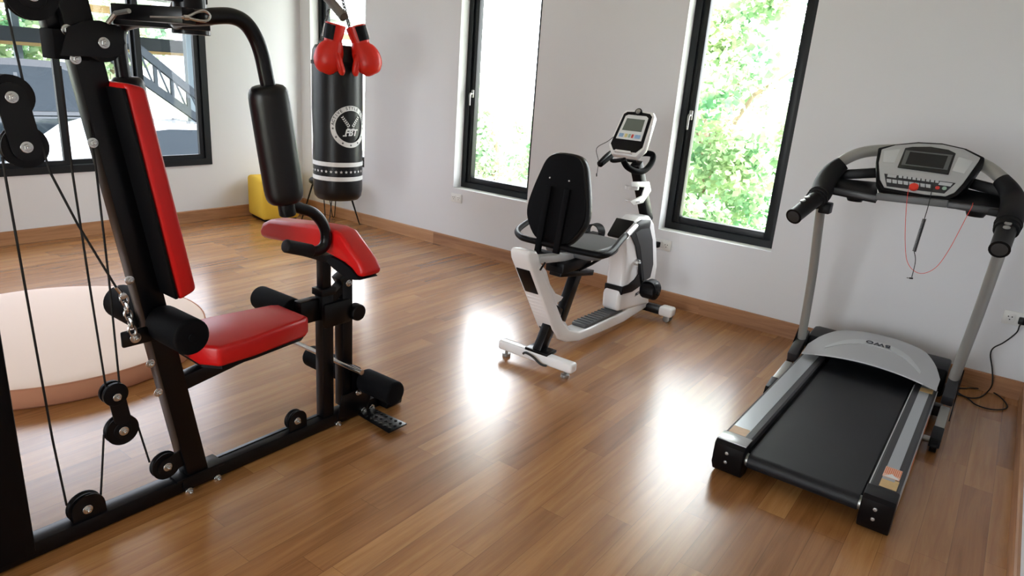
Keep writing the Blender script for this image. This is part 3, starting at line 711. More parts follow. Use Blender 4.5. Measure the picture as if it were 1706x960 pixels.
t = bmesh.new(); q = [(-0.062, -0.066), (-0.034, -0.066), (-0.030, -0.058), (-0.058, -0.058)]; t.faces.new([t.verts.new((a, b, 0.001)) for a, b in q]); join(bm, wrap(t, LA, LZ))
for s in (-1, 1):          # laurel sprays
    for k in range(6):
        for side in (-1, 1):
            t = bmesh.new(); base_ = V(s*0.010, -0.005, 0); tip = V(s*0.066, 0.072, 0); c0 = base_.lerp(tip, (k+0.4)/6.2)
            dr = (tip-base_).normalized(); nn = V(-dr.y, dr.x, 0)*side; ax = (dr*0.75+nn*0.65).normalized(); pp = V(-ax.y, ax.x, 0); Lf = 0.020-0.001*k
            pts = [c0, c0+ax*Lf*0.5+pp*0.0045, c0+ax*Lf, c0+ax*Lf*0.5-pp*0.0045]
            t.faces.new([t.verts.new((v.x, v.y, 0.001)) for v in pts]); join(bm, wrap(t, LA, LZ))
for s in (-1, 1):
    t = bmesh.new(); t.faces.new([t.verts.new((a, b, 0.001)) for a, b in [(0, -0.014), (s*0.026, -0.008), (s*0.030, -0.014), (s*0.016, -0.020)]]); join(bm, wrap(t, LA, LZ))
obj('laurel_emblem', bm, 'white_print', bag, smooth=0)
apex = V(BC.x, BC.y, 1.97)
for k in range(4):
    a = math.radians(6+90*k); p = BC+V((BR-0.012)*math.cos(a), (BR-0.012)*math.sin(a), 1.535)
    bm = NB(); chain(bm, p, apex, 0.034, 0.0030, 0.009); obj('chain', bm, 'dark_chain', bag)
    bm = NB(); bar(bm, p-V(0, 0, 0.12), p+V(0, 0, 0.005), 0.03, 0.006, side=(-math.sin(a), math.cos(a), 0)); obj('strap_tab', bm, 'black_satin', bag)
bm = NB(); disc(bm, apex, (0, 0, 1), 0.03, 0.05); tube(bm, [apex, (BC.x, BC.y, 2.60)], 0.008, 10); obj('swivel', bm, 'steel_grey', bag)
brk = NB(); box(brk, (BC.x-0.08, BC.x+0.08), (BC.y-0.08, BC.y+0.08), (ZC-0.02, ZC), 0.003); tube(brk, [(BC.x, BC.y, 2.60), (BC.x, BC.y, ZC-0.01)], 0.02, 12)
obj('ceiling_mount', brk, 'steel_grey', bag)

# boxing gloves
def glove(loc, rot, label, mirror=1):
    """fist down, cuff up; local z up, palm towards -y"""
    g = empty('boxing_glove', loc, label, 'boxing glove', 'boxing gloves hung over the punching bag')
    g.rotation_euler = rot; g.scale = (1.22, 1.12, 1.0)
    m_ = mirror
    bm = NB()
    tube(bm, [V(0, 0.0, -0.335), V(0, 0.0, -0.325), V(0.004*m_, 0, -0.30), V(0.006*m_, 0, -0.26), V(0.006*m_, 0.004, -0.21), V(0, 0.004, -0.165), V(-0.004*m_, 0, -0.13), V(0, 0, -0.10)],
         [0.012, 0.036, 0.062, 0.077, 0.078, 0.070, 0.055, 0.046], 24, smooth=3, flat=0.80, up=(0, 1, 0))
    tube(bm, [V(-0.035*m_, -0.03, -0.18), V(-0.052*m_, -0.04, -0.22), V(-0.068*m_, -0.04, -0.26), V(-0.078*m_, -0.035, -0.29), V(-0.082*m_, -0.03, -0.312)],
         [0.016, 0.020, 0.021, 0.020, 0.010], 16, smooth=3)
    obj('fist', bm, 'glove_red', g, local=True, smooth=70)
    bm = NB(); tube(bm, [V(0, 0, -0.125), V(0, 0, -0.10), V(0, 0, -0.05), V(0, 0, -0.004), V(0, 0, 0.0)], [0.046, 0.049, 0.053, 0.056, 0.052], 24, flat=0.85, up=(0, 1, 0))
    obj('cuff', bm, 'glove_red', g, local=True)
    bm = NB(); t0, t1 = -30, 150
    pts = []
    for zz in (-0.105, -0.01):
        pts.append([V((0.0555 if zz > -0.05 else 0.051)*1.06*math.cos(math.radians(th))*m_, -(0.0555*0.85)*1.06*math.sin(math.radians(th)), zz) for th in range(16, 100, 6)])
    vs = [[bm.verts.new(p) for p in r] for r in pts]
    for k in range(len(vs[0])-1): bm.faces.new((vs[0][k], vs[0][k+1], vs[1][k+1], vs[1][k]))
    obj('wrist_patch', bm, 'black_satin', g, local=True)
    bm = NB(); tube(bm, [V(0.0592*math.cos(math.radians(18))*m_, -0.050*math.sin(math.radians(18)), -0.10), V(0.0592*math.cos(math.radians(18))*m_, -0.050*math.sin(math.radians(18)), -0.015)], 0.003, 8); obj('white_trim', bm, 'white_print', g, local=True)
    return g
vd = math.atan2(-3.33, 4.06)
g1 = glove(BC+V(0.150, -0.135, 1.668), (math.radians(3), math.radians(11), math.radians(48)), 'red boxing glove hanging on the left side of the punching bag top', -1)
g2 = glove(BC+V(0.185, 0.005, 1.665), (math.radians(-4), math.radians(-19), math.radians(48)), 'red boxing glove hanging on the right side of the punching bag top', 1)

# ------------------------------------------------------------------ wall sockets
def socket(px, py, label, plug=None):
    c = on_y(px, py, 0.0)
    o = empty('wall_socket', c, label, 'power socket', 'sockets on the window wall')
    bm = NB(); box(bm, (c.x-0.058, c.x+0.058), (-0.009, 0.0), (c.z-0.036, c.z+0.036), 0.004); obj('cover_plate', bm, 'outlet_white', o)
    bm = NB()
    for dx in (-0.026, 0.026):
        box(bm, (c.x+dx-0.021, c.x+dx+0.021), (-0.0105, -0.008), (c.z-0.023, c.z+0.023), 0.001)
    obj('socket_insert', bm, 'outlet_white', o)
    bm = NB()
    for dx in (-0.026, 0.026):
        for hx, hz in ((-0.008, 0.006), (0.008, 0.006), (0.0, -0.009)): disc(bm, (c.x+dx+hx, -0.0105, c.z+hz), (0, 1, 0), 0.0032, 0.001, 10, 0.0003)
    obj('socket_holes', bm, 'hole_dark', o); return c
s1 = socket(761, 330, 'white double power socket on the wall left of the exercise bike')
s2 = socket(1105, 408, 'white double power socket half hidden behind the exercise bike mast')
s3 = socket(1693, 531, 'white double power socket with black plug beside the treadmill')
def plug(c, dx, label, name='power_plug'):
    bm = NB(); box(bm, (c.x+dx-0.016, c.x+dx+0.016), (-0.045, -0.0115), (c.z-0.017, c.z+0.017), 0.005); return bm
# treadmill power cord with its plug
cord = empty('power_cable', (s3.x, -0.03, s3.z), 'black treadmill power cord looping on the floor to the right socket', 'power cord')
bm = plug(s3, 0.026, ''); obj('plug', bm, 'black_plastic', cord)
def fl(px, py, z=0.006):
    d = _ray(px, py); return CAM + d*((z-CAM.z)/d.z)
wy = -0.035
pth = [s3+V(0.026, -0.045, 0), s3+V(0.02, -0.055, -0.02), on_y(1693, 555, -0.05), on_y(1672, 571, -0.05), on_y(1655, 580, -0.045), on_y(1650, 592, -0.04), on_y(1653, 615, -0.04), on_y(1653, 640, -0.05), fl(1645, 653), fl(1632, 662), fl(1615, 663), fl(1600, 657),
       fl(1590, 648), fl(1606, 647), fl(1625, 647), fl(1650, 652), fl(1668, 663), fl(1678, 676), fl(1672, 682), fl(1650, 682), fl(1625, 674), fl(1605, 660), V(5.56, -0.20, 0.006), V(5.50, -0.16, 0.03)]
bm = NB(); tube(bm, pth, 0.0034, 8, smooth=5); obj('flex', bm, 'rubber_line', cord)
bc = empty('power_plug', (s2.x, -0.03, s2.z), 'black adapter plug of the exercise bike in the middle socket', 'plug')
bm = NB(); box(bm, (s2.x-0.050, s2.x-0.014), (-0.052, -0.0115), (s2.z-0.018, s2.z+0.018), 0.005); obj('plug_body', bm, 'black_plastic', bc)
bm = NB(); tube(bm, [(s2.x-0.032, -0.05, s2.z), (s2.x-0.04, -0.06, s2.z-0.05), (s2.x-0.07, -0.05, s2.z-0.2), (s2.x-0.09, -0.05, 0.01), (3.70, -0.12, 0.006), (3.80, -0.24, 0.006)], 0.003, 8, smooth=5); obj('cable', bm, 'rubber_line', bc)

# ------------------------------------------------------------------ recumbent exercise bike
BX = 3.91
bike = empty('exercise_bike', (BX, -0.9, 0), 'white and black recumbent exercise bike under the middle and right windows', 'exercise bike')
def Q(px, py, x=3.965): return on_x(px, py, x)
# rear stabiliser
bm = NB(); box(bm, (3.690, 4.150), (-1.535, -1.475), (0.036, 0.088), 0.014, seg=3); rs = obj('rear_stabilizer', bm, 'white_plastic', bike)
for x in (3.73, 4.10):
    bm = NB(); disc(bm, (x, -1.505, 0.008), (0, 0, 1), 0.022, 0.016); tube(bm, [(x, -1.505, 0.015), (x, -1.505, 0.04)], 0.008, 10); obj('leveling_foot', bm, 'steel_grey', rs)
bm = NB(); tube(bm, [(3.86, -1.538, 0.062), (3.88, -1.545, 0.075), (3.93, -1.552, 0.07), (3.98, -1.55, 0.045), (4.01, -1.54, 0.042)], 0.006, 8, smooth=5); obj('black_wire', bm, 'rubber_line', rs)
bm = NB(); bar(bm, (BX+0.02, -1.50, 0.085), (BX+0.02, -1.37, 0.30), 0.05, 0.065, bev=0.004); box(bm, (3.86, 4.0), (-1.53, -1.44), (0.080, 0.098), 0.004); obj('rear_post', bm, 'black_steel', bike)
# front stabiliser
bm = NB(); box(bm, (3.72, 4.075), (-0.34, -0.28), (0.038, 0.088), 0.010); fs = obj('front_stabilizer', bm, 'black_steel', bike)
for x0, x1 in ((4.055, 4.145), (3.675, 3.765)):
    bm = NB(); box(bm, (x0, x1), (-0.35, -0.27), (0.036, 0.098), 0.016, seg=3); obj('end_cap', bm, 'white_plastic', fs)
    bm = NB(); xm = (x0+x1)/2
    for dy in (-0.02, 0.02): disc(bm, (xm+0.01, -0.31+dy, 0.022), (0, 1, 0), 0.022, 0.018)
    obj('transport_wheel', bm, 'steel_grey', fs)
# V shaped shell
vs_ = [(880, 424), (884, 419), (895, 419), (899, 426), (902, 442), (916, 476), (930, 512), (940, 538), (950, 550), (966, 553), (985, 546), (1040, 520), (1072, 500), (1082, 499), (1080, 511), (1040, 537), (1000, 555), (965, 569), (945, 571), (932, 566), (922, 550), (905, 503), (890, 462), (881, 437)]
bm = NB(); prism(bm, [Q(*p) for p in vs_], (-0.108, 0, 0), 0.012, seg=3); shell = obj('base_shell', bm, 'white_plastic', bike)
# black inset, ribs and stripe on the outer rear face
def rear_strip(t0, t1, lift, mi=None, w0=0.10, w1=0.9, h=0.004):
    a, b = Q(853, 424, 0) if False else None, None
def edge_pt(t):      # along the rear edge of the V arm
    A, B = Q(881, 435), Q(928, 560); return A.lerp(B, t)
dr = (edge_pt(1)-edge_pt(0)).normalized(); nrm = V(0, -1, 0) - dr*V(0, -1, 0).dot(dr); nrm.normalize()
bm = NB(); bar(bm, edge_pt(0.12)+V(-0.054, 0, 0)+nrm*0.002, edge_pt(0.42)+V(-0.054, 0, 0)+nrm*0.002, 0.080, 0.012, bev=0.004); obj('rear_inset', bm, 'black_plastic', shell)
bm = NB(); bar(bm, edge_pt(0.86)+V(-0.054, 0, 0)+nrm*0.002, edge_pt(0.96)+V(-0.054, 0, 0)+nrm*0.002, 0.085, 0.012, bev=0.004); obj('rear_inset', bm, 'black_plastic', shell)
bm = NB()
for k in range(7):
    t = 0.47+0.05*k; bar(bm, edge_pt(t)+V(-0.054, 0, 0), edge_pt(t+0.028)+V(-0.054, 0, 0), 0.09, 0.016, bev=0.004)
obj('rib_panel', bm, 'white_plastic', shell)
# fairing behind the V (step shaped)
fr = [(899, 436), (911, 452), (917, 474), (926, 489), (939, 495), (935, 501), (929, 505), (938, 530), (950, 550), (938, 552), (922, 512), (904, 468)]
bm = NB(); prism(bm, [Q(*p, 3.945) for p in fr], (-0.075, 0, 0), 0.003); obj('inner_fairing', bm, 'white_plastic', shell)
# grey ribbed foot tread on the lower bar
def tread_pt(px, py): return on_x(px, py, 3.965)
ta, tb = Q(977, 548), Q(1040, 519); td = (tb-ta).normalized(); tn = V(0, -td.z, td.y)
bm = NB(); bar(bm, ta+V(-0.054, 0, 0)+tn*0.006, tb+V(-0.054, 0, 0)+tn*0.006, 0.092, 0.022, bev=0.008)
for k in range(11):
    p = ta.lerp(tb, (k+0.6)/11.6)+V(-0.054, 0, 0)+tn*0.018; bar(bm, p-V(0.043, 0, 0), p+V(0.043, 0, 0), 0.006, 0.006, side=td)
obj('step_pad', bm, 'mid_grey', bike)
# drive housing
hs = [(1030, 520), (1032, 495), (1038, 478), (1041, 450), (1042, 420), (1041, 405), (1046, 390), (1056, 372), (1068, 362), (1084, 360), (1091, 372), (1095, 400), (1096, 440), (1092, 470), (1086, 492), (1078, 508)]
bm = NB(); prism(bm, [Q(*p, 3.975) for p in hs], (-0.118, 0, 0), 0.022, seg=4); hou = obj('drive_housing', bm, 'white_plastic', bike, smooth=50)
bs = [(1036, 478), (1037, 490), (1052, 486), (1066, 476), (1072, 462), (1069, 440), (1064, 405), (1056, 384), (1050, 392), (1058, 410), (1063, 440), (1063, 456), (1056, 466), (1046, 474)]
bm = NB(); prism(bm, [Q(*p, 3.976) for p in bs], (0.005, 0, 0)); bsl = [Q(1037, 478, 3.976), Q(1038, 490, 3.976)]
y_ = min(v.y for v in bsl)-0.001; box(bm, (3.862, 3.979), (y_-0.004, y_+0.012), (bsl[1].z-0.002, bsl[0].z-0.002), 0.002)
obj('black_band', bm, 'black_plastic', hou)
gs = [(1057, 384), (1064, 376), (1080, 372), (1086, 400), (1087, 440), (1082, 462), (1072, 468), (1069, 440), (1065, 410)]
bm = NB(); prism(bm, [Q(*p, 3.976) for p in gs], (0.006, 0, 0)); obj('grey_panel', bm, 'dark_grey', hou)
a_, b_ = Q(1042, 400, 3.975), Q(1058, 371, 3.975); n__ = V(0, -(b_-a_).z, (b_-a_).y).normalized()
bm = NB(); bar(bm, a_+V(-0.059, 0, 0)+n__*0.006, b_+V(-0.059, 0, 0)+n__*0.006, 0.118, 0.020, bev=0.006)
prism(bm, [Q(*p, 3.976) for p in [(1046, 392), (1056, 374), (1068, 366), (1083, 366), (1081, 380), (1066, 382), (1058, 388)]], (0.008, 0, 0), 0.002); obj('gloss_shroud', bm, 'black_plastic', hou)
t = text_bm('MOTUS', 0.030, 0.0005, shear=0.3, extra=0.0008)
a, b = Q(1050, 493, 3.9765), Q(1078, 483, 3.9765); place(t, (a+b)/2, V(0, 1, 0.10), V(0, -0.10, 1)); o_ = obj('brand_lettering', t, 'text_dark', hou, smooth=0)
# crank and pedals
cr = Q(1058, 437, 3.975)
bm = NB(); disc(bm, cr+V(0.01, 0, 0), (1, 0, 0), 0.018, 0.04); ck = obj('crank_axle', bm, 'chrome', bike)
pn = Q(1078, 482, 4.06)
bm = NB(); bar(bm, cr+V(0.03, 0, 0), V(4.03, pn.y, pn.z), 0.014, 0.024, bev=0.004); obj('crank_arm', bm, 'black_steel', ck)
def pedal(c, s, tilt):
    pd = empty('pedal', V(0, 0, 0)); return pd
def pedal_at(c, s):
    bm = NB(); box(bm, (c.x-0.045, c.x+0.045), (c.y-0.055, c.y+0.055), (c.z-0.014, c.z+0.014), 0.008)
    disc(bm, c+V(0.0, 0, 0), (1, 0, 0), 0.014, 0.12)
    p = obj('pedal', bm, 'black_plastic', bike)
    bm = NB(); pts = [c+V(0.048, 0.0, -0.005), c+V(0.05, 0.0, 0.03), c+V(0.025, 0.005, 0.062), c+V(-0.02, 0.005, 0.065), c+V(-0.048, 0, 0.035), c+V(-0.048, 0, -0.005)]
    P4 = catmull(pts, 5)
    for a_, b_ in zip(P4, P4[1:]): bar(bm, a_, b_, 0.075, 0.004, side=(0, 1, 0))
    obj('pedal_strap', bm, 'black_rubber', p); return p
pedal_at(V(4.08, pn.y, pn.z-0.01), 1)
# round weighted pedal body seen on the near pedal
bm = NB(); roll(bm, (4.03, pn.y, pn.z), (4.13, pn.y, pn.z), 0.055, 0.02); obj('pedal_body', bm, 'black_plastic', bike)
pf = on_x(994, 385, 3.76)
cr2 = V(3.80, cr.y, cr.z)
bm = NB(); bar(bm, cr2, V(3.79, pf.y, pf.z-0.03), 0.014, 0.024, bev=0.004); obj('crank_arm', bm, 'black_steel', ck)
pedal_at(V(3.745, pf.y, pf.z-0.03), -1)
# mast
bm = NB(); bar(bm, on_x(1078, 368, BX), on_x(1060, 272, BX), 0.060, 0.058, bev=0.006); mast = obj('mast', bm, 'black_plastic', bike)
bm = NB()
prism(bm, [on_x(*q, BX+0.034) for q in [(1052, 303), (1082, 303), (1085, 318), (1072, 338), (1056, 342), (1050, 336), (1070, 326), (1074, 312), (1052, 311)]], (-0.006, 0, 0), 0.001)
cc = on_x(1056, 326, BX)
obj('holder_bracket', bm, 'white_plastic', mast)
bm = NB(); c = on_x(1055, 312, BX)+V(0, -0.02, 0)
for k, (zz, rr_) in enumerate(((0.0, 0.040), )):
    pts = [c+V(rr_*math.cos(2*PI*j/24), rr_*math.sin(2*PI*j/24), 0) for j in range(24)]; 
    for j in range(24): bar(bm, pts[j], pts[(j+1) % 24], 0.004, 0.018, side=(0, 0, 1) if False else (math.cos(2*PI*j/24), math.sin(2*PI*j/24), 0))
obj('bottle_ring', bm, 'white_plastic', mast)
bm = NB(); c = on_x(1058, 334, BX)+V(0, -0.025, 0); lathe(bm, [(0, -0.006), (0.040, -0.006), (0.046, 0.0), (0.046, 0.006), (0.040, 0.002), (0, 0.002)], c, 28); obj('bottle_tray', bm, 'white_plastic', mast)
# console: faces the rider (towards -y, tilted up)
cc = on_x(1051, 224, BX); cn = V(0.0, -0.86, 0.50).normalized(); cuu = V(0, 0.50, 0.86).normalized(); cx = V(1, 0, 0)
def cpt(u, v, w_=0.0): return cc + cx*u + cuu*v + cn*w_
def pl(bm, pts, w0, w1, bev=0.0, mi=0): prism(bm, [cpt(u, v, w0) for u, v in pts], cn*(w1-w0), bev, mi)
oc_ = [(-0.100, -0.060), (-0.075, 0.125), (-0.055, 0.145), (0.0, 0.152), (0.095, 0.145), (0.110, 0.125), (0.110, -0.075), (0.070, -0.125), (0.035, -0.140), (-0.040, -0.140), (-0.085, -0.100)]
oc_ = [(-0.112, -0.075), (-0.098, 0.125), (-0.085, 0.145), (0.0, 0.155), (0.085, 0.145), (0.098, 0.125), (0.112, -0.075), (0.075, -0.130), (-0.075, -0.130)]
bm = NB(); pl(bm, oc_, -0.045, 0.0, 0.008); con = obj('console', bm, 'white_plastic', bike)
ic = [(-0.098, -0.070), (-0.086, 0.118), (-0.070, 0.132), (0.0, 0.138), (0.070, 0.132), (0.086, 0.118), (0.098, -0.070), (0.070, -0.105), (-0.070, -0.105)]
bm = NB(); pl(bm, ic, 0.0, 0.004); obj('black_bezel', bm, 'black_plastic', con)
fc = [(-0.078, -0.036), (-0.070, 0.105), (-0.055, 0.115), (0.055, 0.115), (0.070, 0.105), (0.078, -0.036)]
bm = NB(); pl(bm, fc, 0.004, 0.006); obj('face_plate', bm, 'white_print', con)
bm = NB(); pl(bm, [(-0.060, 0.018), (-0.055, 0.092), (0.055, 0.092), (0.060, 0.018)], 0.006, 0.007); obj('display', bm, 'screen_grey', con)
for (u0, u1, mm) in ((-0.066, -0.040, 'btn_blue'), (-0.030, -0.016, 'btn_yellow'), (-0.008, 0.004, 'btn_green'), (0.011, 0.023, 'btn_red'), (0.032, 0.064, 'btn_blue')):
    bm = NB(); pl(bm, [(u0, -0.024), (u0, -0.002), (u1, -0.002), (u1, -0.024)], 0.006, 0.0085, 0.001); obj('button', bm, mm, con)
bm = NB(); disc(bm, cpt(0, 0.135, 0.008), cn, 0.021, 0.012); kn = obj('round_badge', bm, 'black_plastic', con)
bm = NB(); disc(bm, cpt(0, 0.135, 0.0150), cn, 0.014, 0.003); obj('badge_face', bm, 'steel_grey', kn)
bm = NB(); pl(bm, [(-0.055, -0.120), (-0.045, -0.108), (0.045, -0.108), (0.055, -0.120)], 0.0, 0.022, 0.003); obj('book_ledge', bm, 'white_plastic', con)
bm = NB(); hy = [cpt(-0.095, -0.03, 0.006), cpt(-0.125, -0.06, 0.0), cpt(-0.175, -0.11, 0.0), on_x(997, 268, 3.80), on_x(996, 280, 3.80), on_x(994, 293, 3.80)]
tube(bm, hy, 0.0018, 6, smooth=5); bar(bm, on_x(994, 289, 3.80), on_x(994, 294, 3.80), 0.005, 0.005); obj('sensor_wire', bm, 'rubber_line', con)
# handlebar by the console: two loops
hc = on_x(1060, 268, BX)
L1 = [hc+V(0.02, -0.005, -0.01), hc+V(-0.05, -0.01, 0.0), hc+V(-0.13, -0.04, 0.01), hc+V(-0.19, -0.10, 0.0), hc+V(-0.20, -0.17, -0.03), hc+V(-0.175, -0.22, -0.05)]
L1 = [hc+V(0, 0, 0.0), hc+V(-0.06, -0.03, 0.0), hc+V(-0.12, -0.07, -0.01), on_x(1022, 253, 3.78), on_x(1012, 258, 3.78), on_x(998, 272, 3.78)]
bm = NB(); tube(bm, L1, [0.012]*6, 12, smooth=6); hb = obj('handlebar', bm, 'black_steel', bike)
bm = NB(); roll(bm, on_x(1021, 256, 3.78), on_x(999, 274, 3.78), 0.019, 0.006, 18); obj('foam_grip', bm, 'foam', hb)
L2 = [hc+V(0.0, 0.0, 0.0), on_x(1038, 266, 3.99), on_x(1045, 278, 4.0), on_x(1060, 286, 4.02), on_x(1074, 284, 4.03), on_x(1085, 272, 4.03), on_x(1088, 260, 4.02), on_x(1082, 256, 4.0), on_x(1066, 256, 3.95)]
bm = NB(); tube(bm, L2[1:], 0.0165, 14, smooth=6); obj('foam_grip', bm, 'foam', hb)
# seat rail
bm = NB(); bar(bm, on_x(893, 432, 3.93), on_x(1016, 421, 3.93), 0.05, 0.036, bev=0.004); obj('seat_rail', bm, 'silver_light', bike)
bm = NB(); box(bm, (3.87, 3.98), (-1.42, -1.14), (0.49, 0.548), 0.008); sc_ = on_x(945, 435, 3.95)
car = obj('seat_carriage', bm, 'black_plastic', bike)
bm = NB(); bar(bm, on_x(932, 533, 3.93), on_x(962, 448, 3.93), 0.05, 0.055, bev=0.004); obj('support_strut', bm, 'black_steel', bike)
bm = NB(); bar(bm, on_x(925, 455, 3.93), on_x(980, 452, 3.93), 0.07, 0.03, bev=0.003); obj('carriage_plate', bm, 'black_steel', bike)
bm = NB(); tube(bm, [on_x(965, 450, 3.97), on_x(985, 440, 3.99), on_x(1012, 424, 4.0)], 0.008, 10); obj('adjust_lever', bm, 'black_steel', bike)
bm = NB(); tube(bm, [on_x(908, 438, 3.985), on_x(900, 450, 3.99)], 0.005, 8); obj('locking_pin', bm, 'black_steel', bike)
# seat cushion
zc = 0.605
so = [(-0.165, -0.12), (-0.175, 0.0), (-0.15, 0.14), (-0.07, 0.21), (0.07, 0.21), (0.15, 0.14), (0.175, 0.0), (0.165, -0.12), (0.10, -0.16), (-0.10, -0.16)]
bm = NB(); o3 = catmull([V(BX+a*0.94, -1.13+b, zc-0.055) for a, b in so], 3, closed=True); prism(bm, o3, (0, 0, 0.058), 0.014, seg=3); obj('seat_cushion', bm, 'mid_grey', bike)
# backrest (seen from behind): rounded egg outline, padded shell
bc_ = V(BX-0.045, -1.345, 0.845); bn = V(0, -0.985, 0.17).normalized(); bu = V(0, 0.17, 0.985).normalized()
ol = [(0, 0.235), (0.070, 0.228), (0.112, 0.195), (0.138, 0.125), (0.165, 0.03), (0.180, -0.06), (0.165, -0.13), (0.115, -0.200), (0.06, -0.230), (0, -0.235), (-0.06, -0.230), (-0.115, -0.200), (-0.165, -0.13), (-0.180, -0.06), (-0.165, 0.03), (-0.138, 0.125), (-0.112, 0.195), (-0.070, 0.228)]
o4 = catmull([V(a, b, 0) for a, b in ol], 3, closed=True)
bm = NB(); prism(bm, [bc_+V(1, 0, 0)*p.x+bu*p.y-bn*0.055 for p in o4], bn*0.055, 0.018, seg=4); bkr = obj('bike_backrest', bm, 'vinyl_black', bike)
bm = NB(); prism(bm, [bc_+V(1, 0, 0)*p.x*0.96+bu*p.y*0.96+bn*-0.002 for p in o4], bn*0.014, 0.004); obj('backrest_shell', bm, 'foam', bkr)
bm = NB()
for dx in (-0.055, 0.055): bar(bm, bc_+V(dx, 0, 0)+bu*0.06+bn*0.02, bc_+V(dx, 0, 0)-bu*0.33+bn*0.02, 0.034, 0.02, bev=0.004)
box(bm, (BX-0.115, BX+0.025), (-1.42, -1.36), (0.53, 0.58), 0.005); obj('backrest_bracket', bm, 'foam', bike)
bm = NB()
for u_, v_ in ((-0.085, 0.10), (0.03, 0.10), (-0.085, -0.09), (0.03, -0.09)): disc(bm, bc_+V(u_+0.02, 0, 0)+bu*v_+bn*0.014, bn, 0.005, 0.004, 12)
obj('screws', bm, 'chrome', bkr)
# lower side handles: one bent tube round the back of the seat
uh = [on_x(1052, 384, 4.16), on_x(1035, 400, 4.17), fl(1015, 421, 0.615), fl(1004, 427, 0.62), fl(985, 425, 0.62), fl(930, 411, 0.62), fl(880, 399, 0.62), fl(865, 393, 0.62), fl(861, 384, 0.62), fl(868, 377, 0.62), fl(886, 364, 0.62), fl(905, 350, 0.62)]
uh = [fl(1049, 386, 0.655), fl(1036, 399, 0.645), fl(1020, 418, 0.625), fl(1008, 425, 0.62), fl(990, 424, 0.62), fl(930, 411, 0.62), fl(880, 399, 0.62), fl(867, 394, 0.62), fl(862, 386, 0.62), fl(868, 378, 0.622), fl(886, 366, 0.625), fl(905, 354, 0.63)]
bm = NB(); tube(bm, uh, 0.0165, 14, smooth=5); sh = obj('side_handle', bm, 'black_satin', bike)
bm = NB(); tube(bm, [fl(1043, 393, 0.652), fl(1058, 377, 0.662)], 0.0185, 16); obj('pulse_sensor', bm, 'chrome', sh)

# ------------------------------------------------------------------ treadmill
tm = empty('treadmill', (5.30, -1.2, 0), 'black and silver treadmill with upright console beside the right wall', 'treadmill')
XL0, XL1, XR0, XR1 = 4.990, 5.100, 5.515, 5.612
YR, YF = -1.83, -0.60
ZT = 0.140
bm = NB(); box(bm, (XL1-0.01, XR0+0.01), (YR+0.06, YF+0.05), (0.088, 0.108), 0.003); deck = obj('deck', bm, 'black_plastic', tm)
# belt wrapped round the rear roller
bm = NB(); prof = [(YF+0.10, 0.112)]
prof = [V(XL1+0.012, YF+0.20, 0.112), V(XL1+0.012, YR+0.045, 0.112)]
for k in range(1, 9): a = PI/2+PI*k/9; prof.append(V(XL1+0.012, YR+0.045+0.030*math.cos(a), 0.082+0.030*math.sin(a)))
prof += [V(XL1+0.012, YR+0.045, 0.052), V(XL1+0.012, YF+0.20, 0.052), V(XL1+0.012, YF+0.20, 0.056), V(XL1+0.012, YR+0.045, 0.056)]
for k in range(8, 0, -1): a = PI/2+PI*k/9; prof.append(V(XL1+0.012, YR+0.045+0.026*math.cos(a), 0.082+0.026*math.sin(a)))
prof += [V(XL1+0.012, YR+0.045, 0.1095), V(XL1+0.012, YF+0.20, 0.1095)]
prism(bm, prof, (XR0-XL1-0.024, 0, 0)); obj('running_belt', bm, 'belt', tm)
bm = NB(); tube(bm, [(XL1-0.005, YR+0.045, 0.082), (XR0+0.005, YR+0.045, 0.082)], 0.025, 24); obj('rear_roller', bm, 'steel_grey', tm)
for s, (a, b) in (('l', (XL0, XL1)), ('r', (XR0, XR1))):
    bm = NB(); prism(bm, [(a, YR+0.08, 0.055), (b, YR+0.08, 0.055), (b, YR+0.08, ZT-0.006), (b-0.008, YR+0.08, ZT), (a+0.008, YR+0.08, ZT), (a, YR+0.08, ZT-0.008)], (0, YF-YR-0.04, 0))
    rail = obj('side_rail', bm, 'dark_grey', tm, smooth=0)
    if s == 'l': x0, x1 = a+0.012, b-0.030
    else: x0, x1 = a+0.030, b-0.026
    bm = NB(); box(bm, (x0, x1), (YR+0.16 if s == 'r' else YR+0.085, YF+0.02), (ZT-0.002, ZT+0.0015)); obj('silver_strip', bm, 'rail_silver', rail)
    bm = NB(); ox = a-0.003 if s == 'l' else b; 
    box(bm, (ox, ox+0.003), (YR+0.085, YF+0.03), (0.070, ZT-0.014)); obj('trim_line', bm, 'silver_light', rail)
    if s == 'r':
        bm = NB(); box(bm, (a-0.001, a+0.003), (YR+0.05, YF), (ZT-0.008, ZT-0.002)); obj('trim_line', bm, 'silver_light', rail)
    # end cap
    bm = NB(); prism(bm, [(a-0.003, YR+0.09, 0.030), (a-0.003, YR+0.09, ZT+0.004), (a-0.003, YR+0.008, ZT+0.004), (a-0.003, YR-0.006, ZT-0.008), (a-0.003, YR-0.010, 0.050), (a-0.003, YR+0.015, 0.012), (a-0.003, YR+0.07, 0.004)], (b-a+0.006, 0, 0), 0.005)
    cap = obj('end_cap', bm, 'black_plastic', tm)
    if s == 'l':
        bm = NB(); box(bm, (a-0.001, b+0.001), (YR+0.012, YR+0.088), (ZT+0.003, ZT+0.0065), 0.001); obj('grey_lid', bm, 'silver_plastic', cap)
    bm = NB()
    for k in range(2): disc(bm, ((a+b)/2-0.004, YR-0.009, 0.105-0.038*k), (0, 1, 0), 0.007, 0.006, 16)
    obj('screws', bm, 'steel_grey', cap)
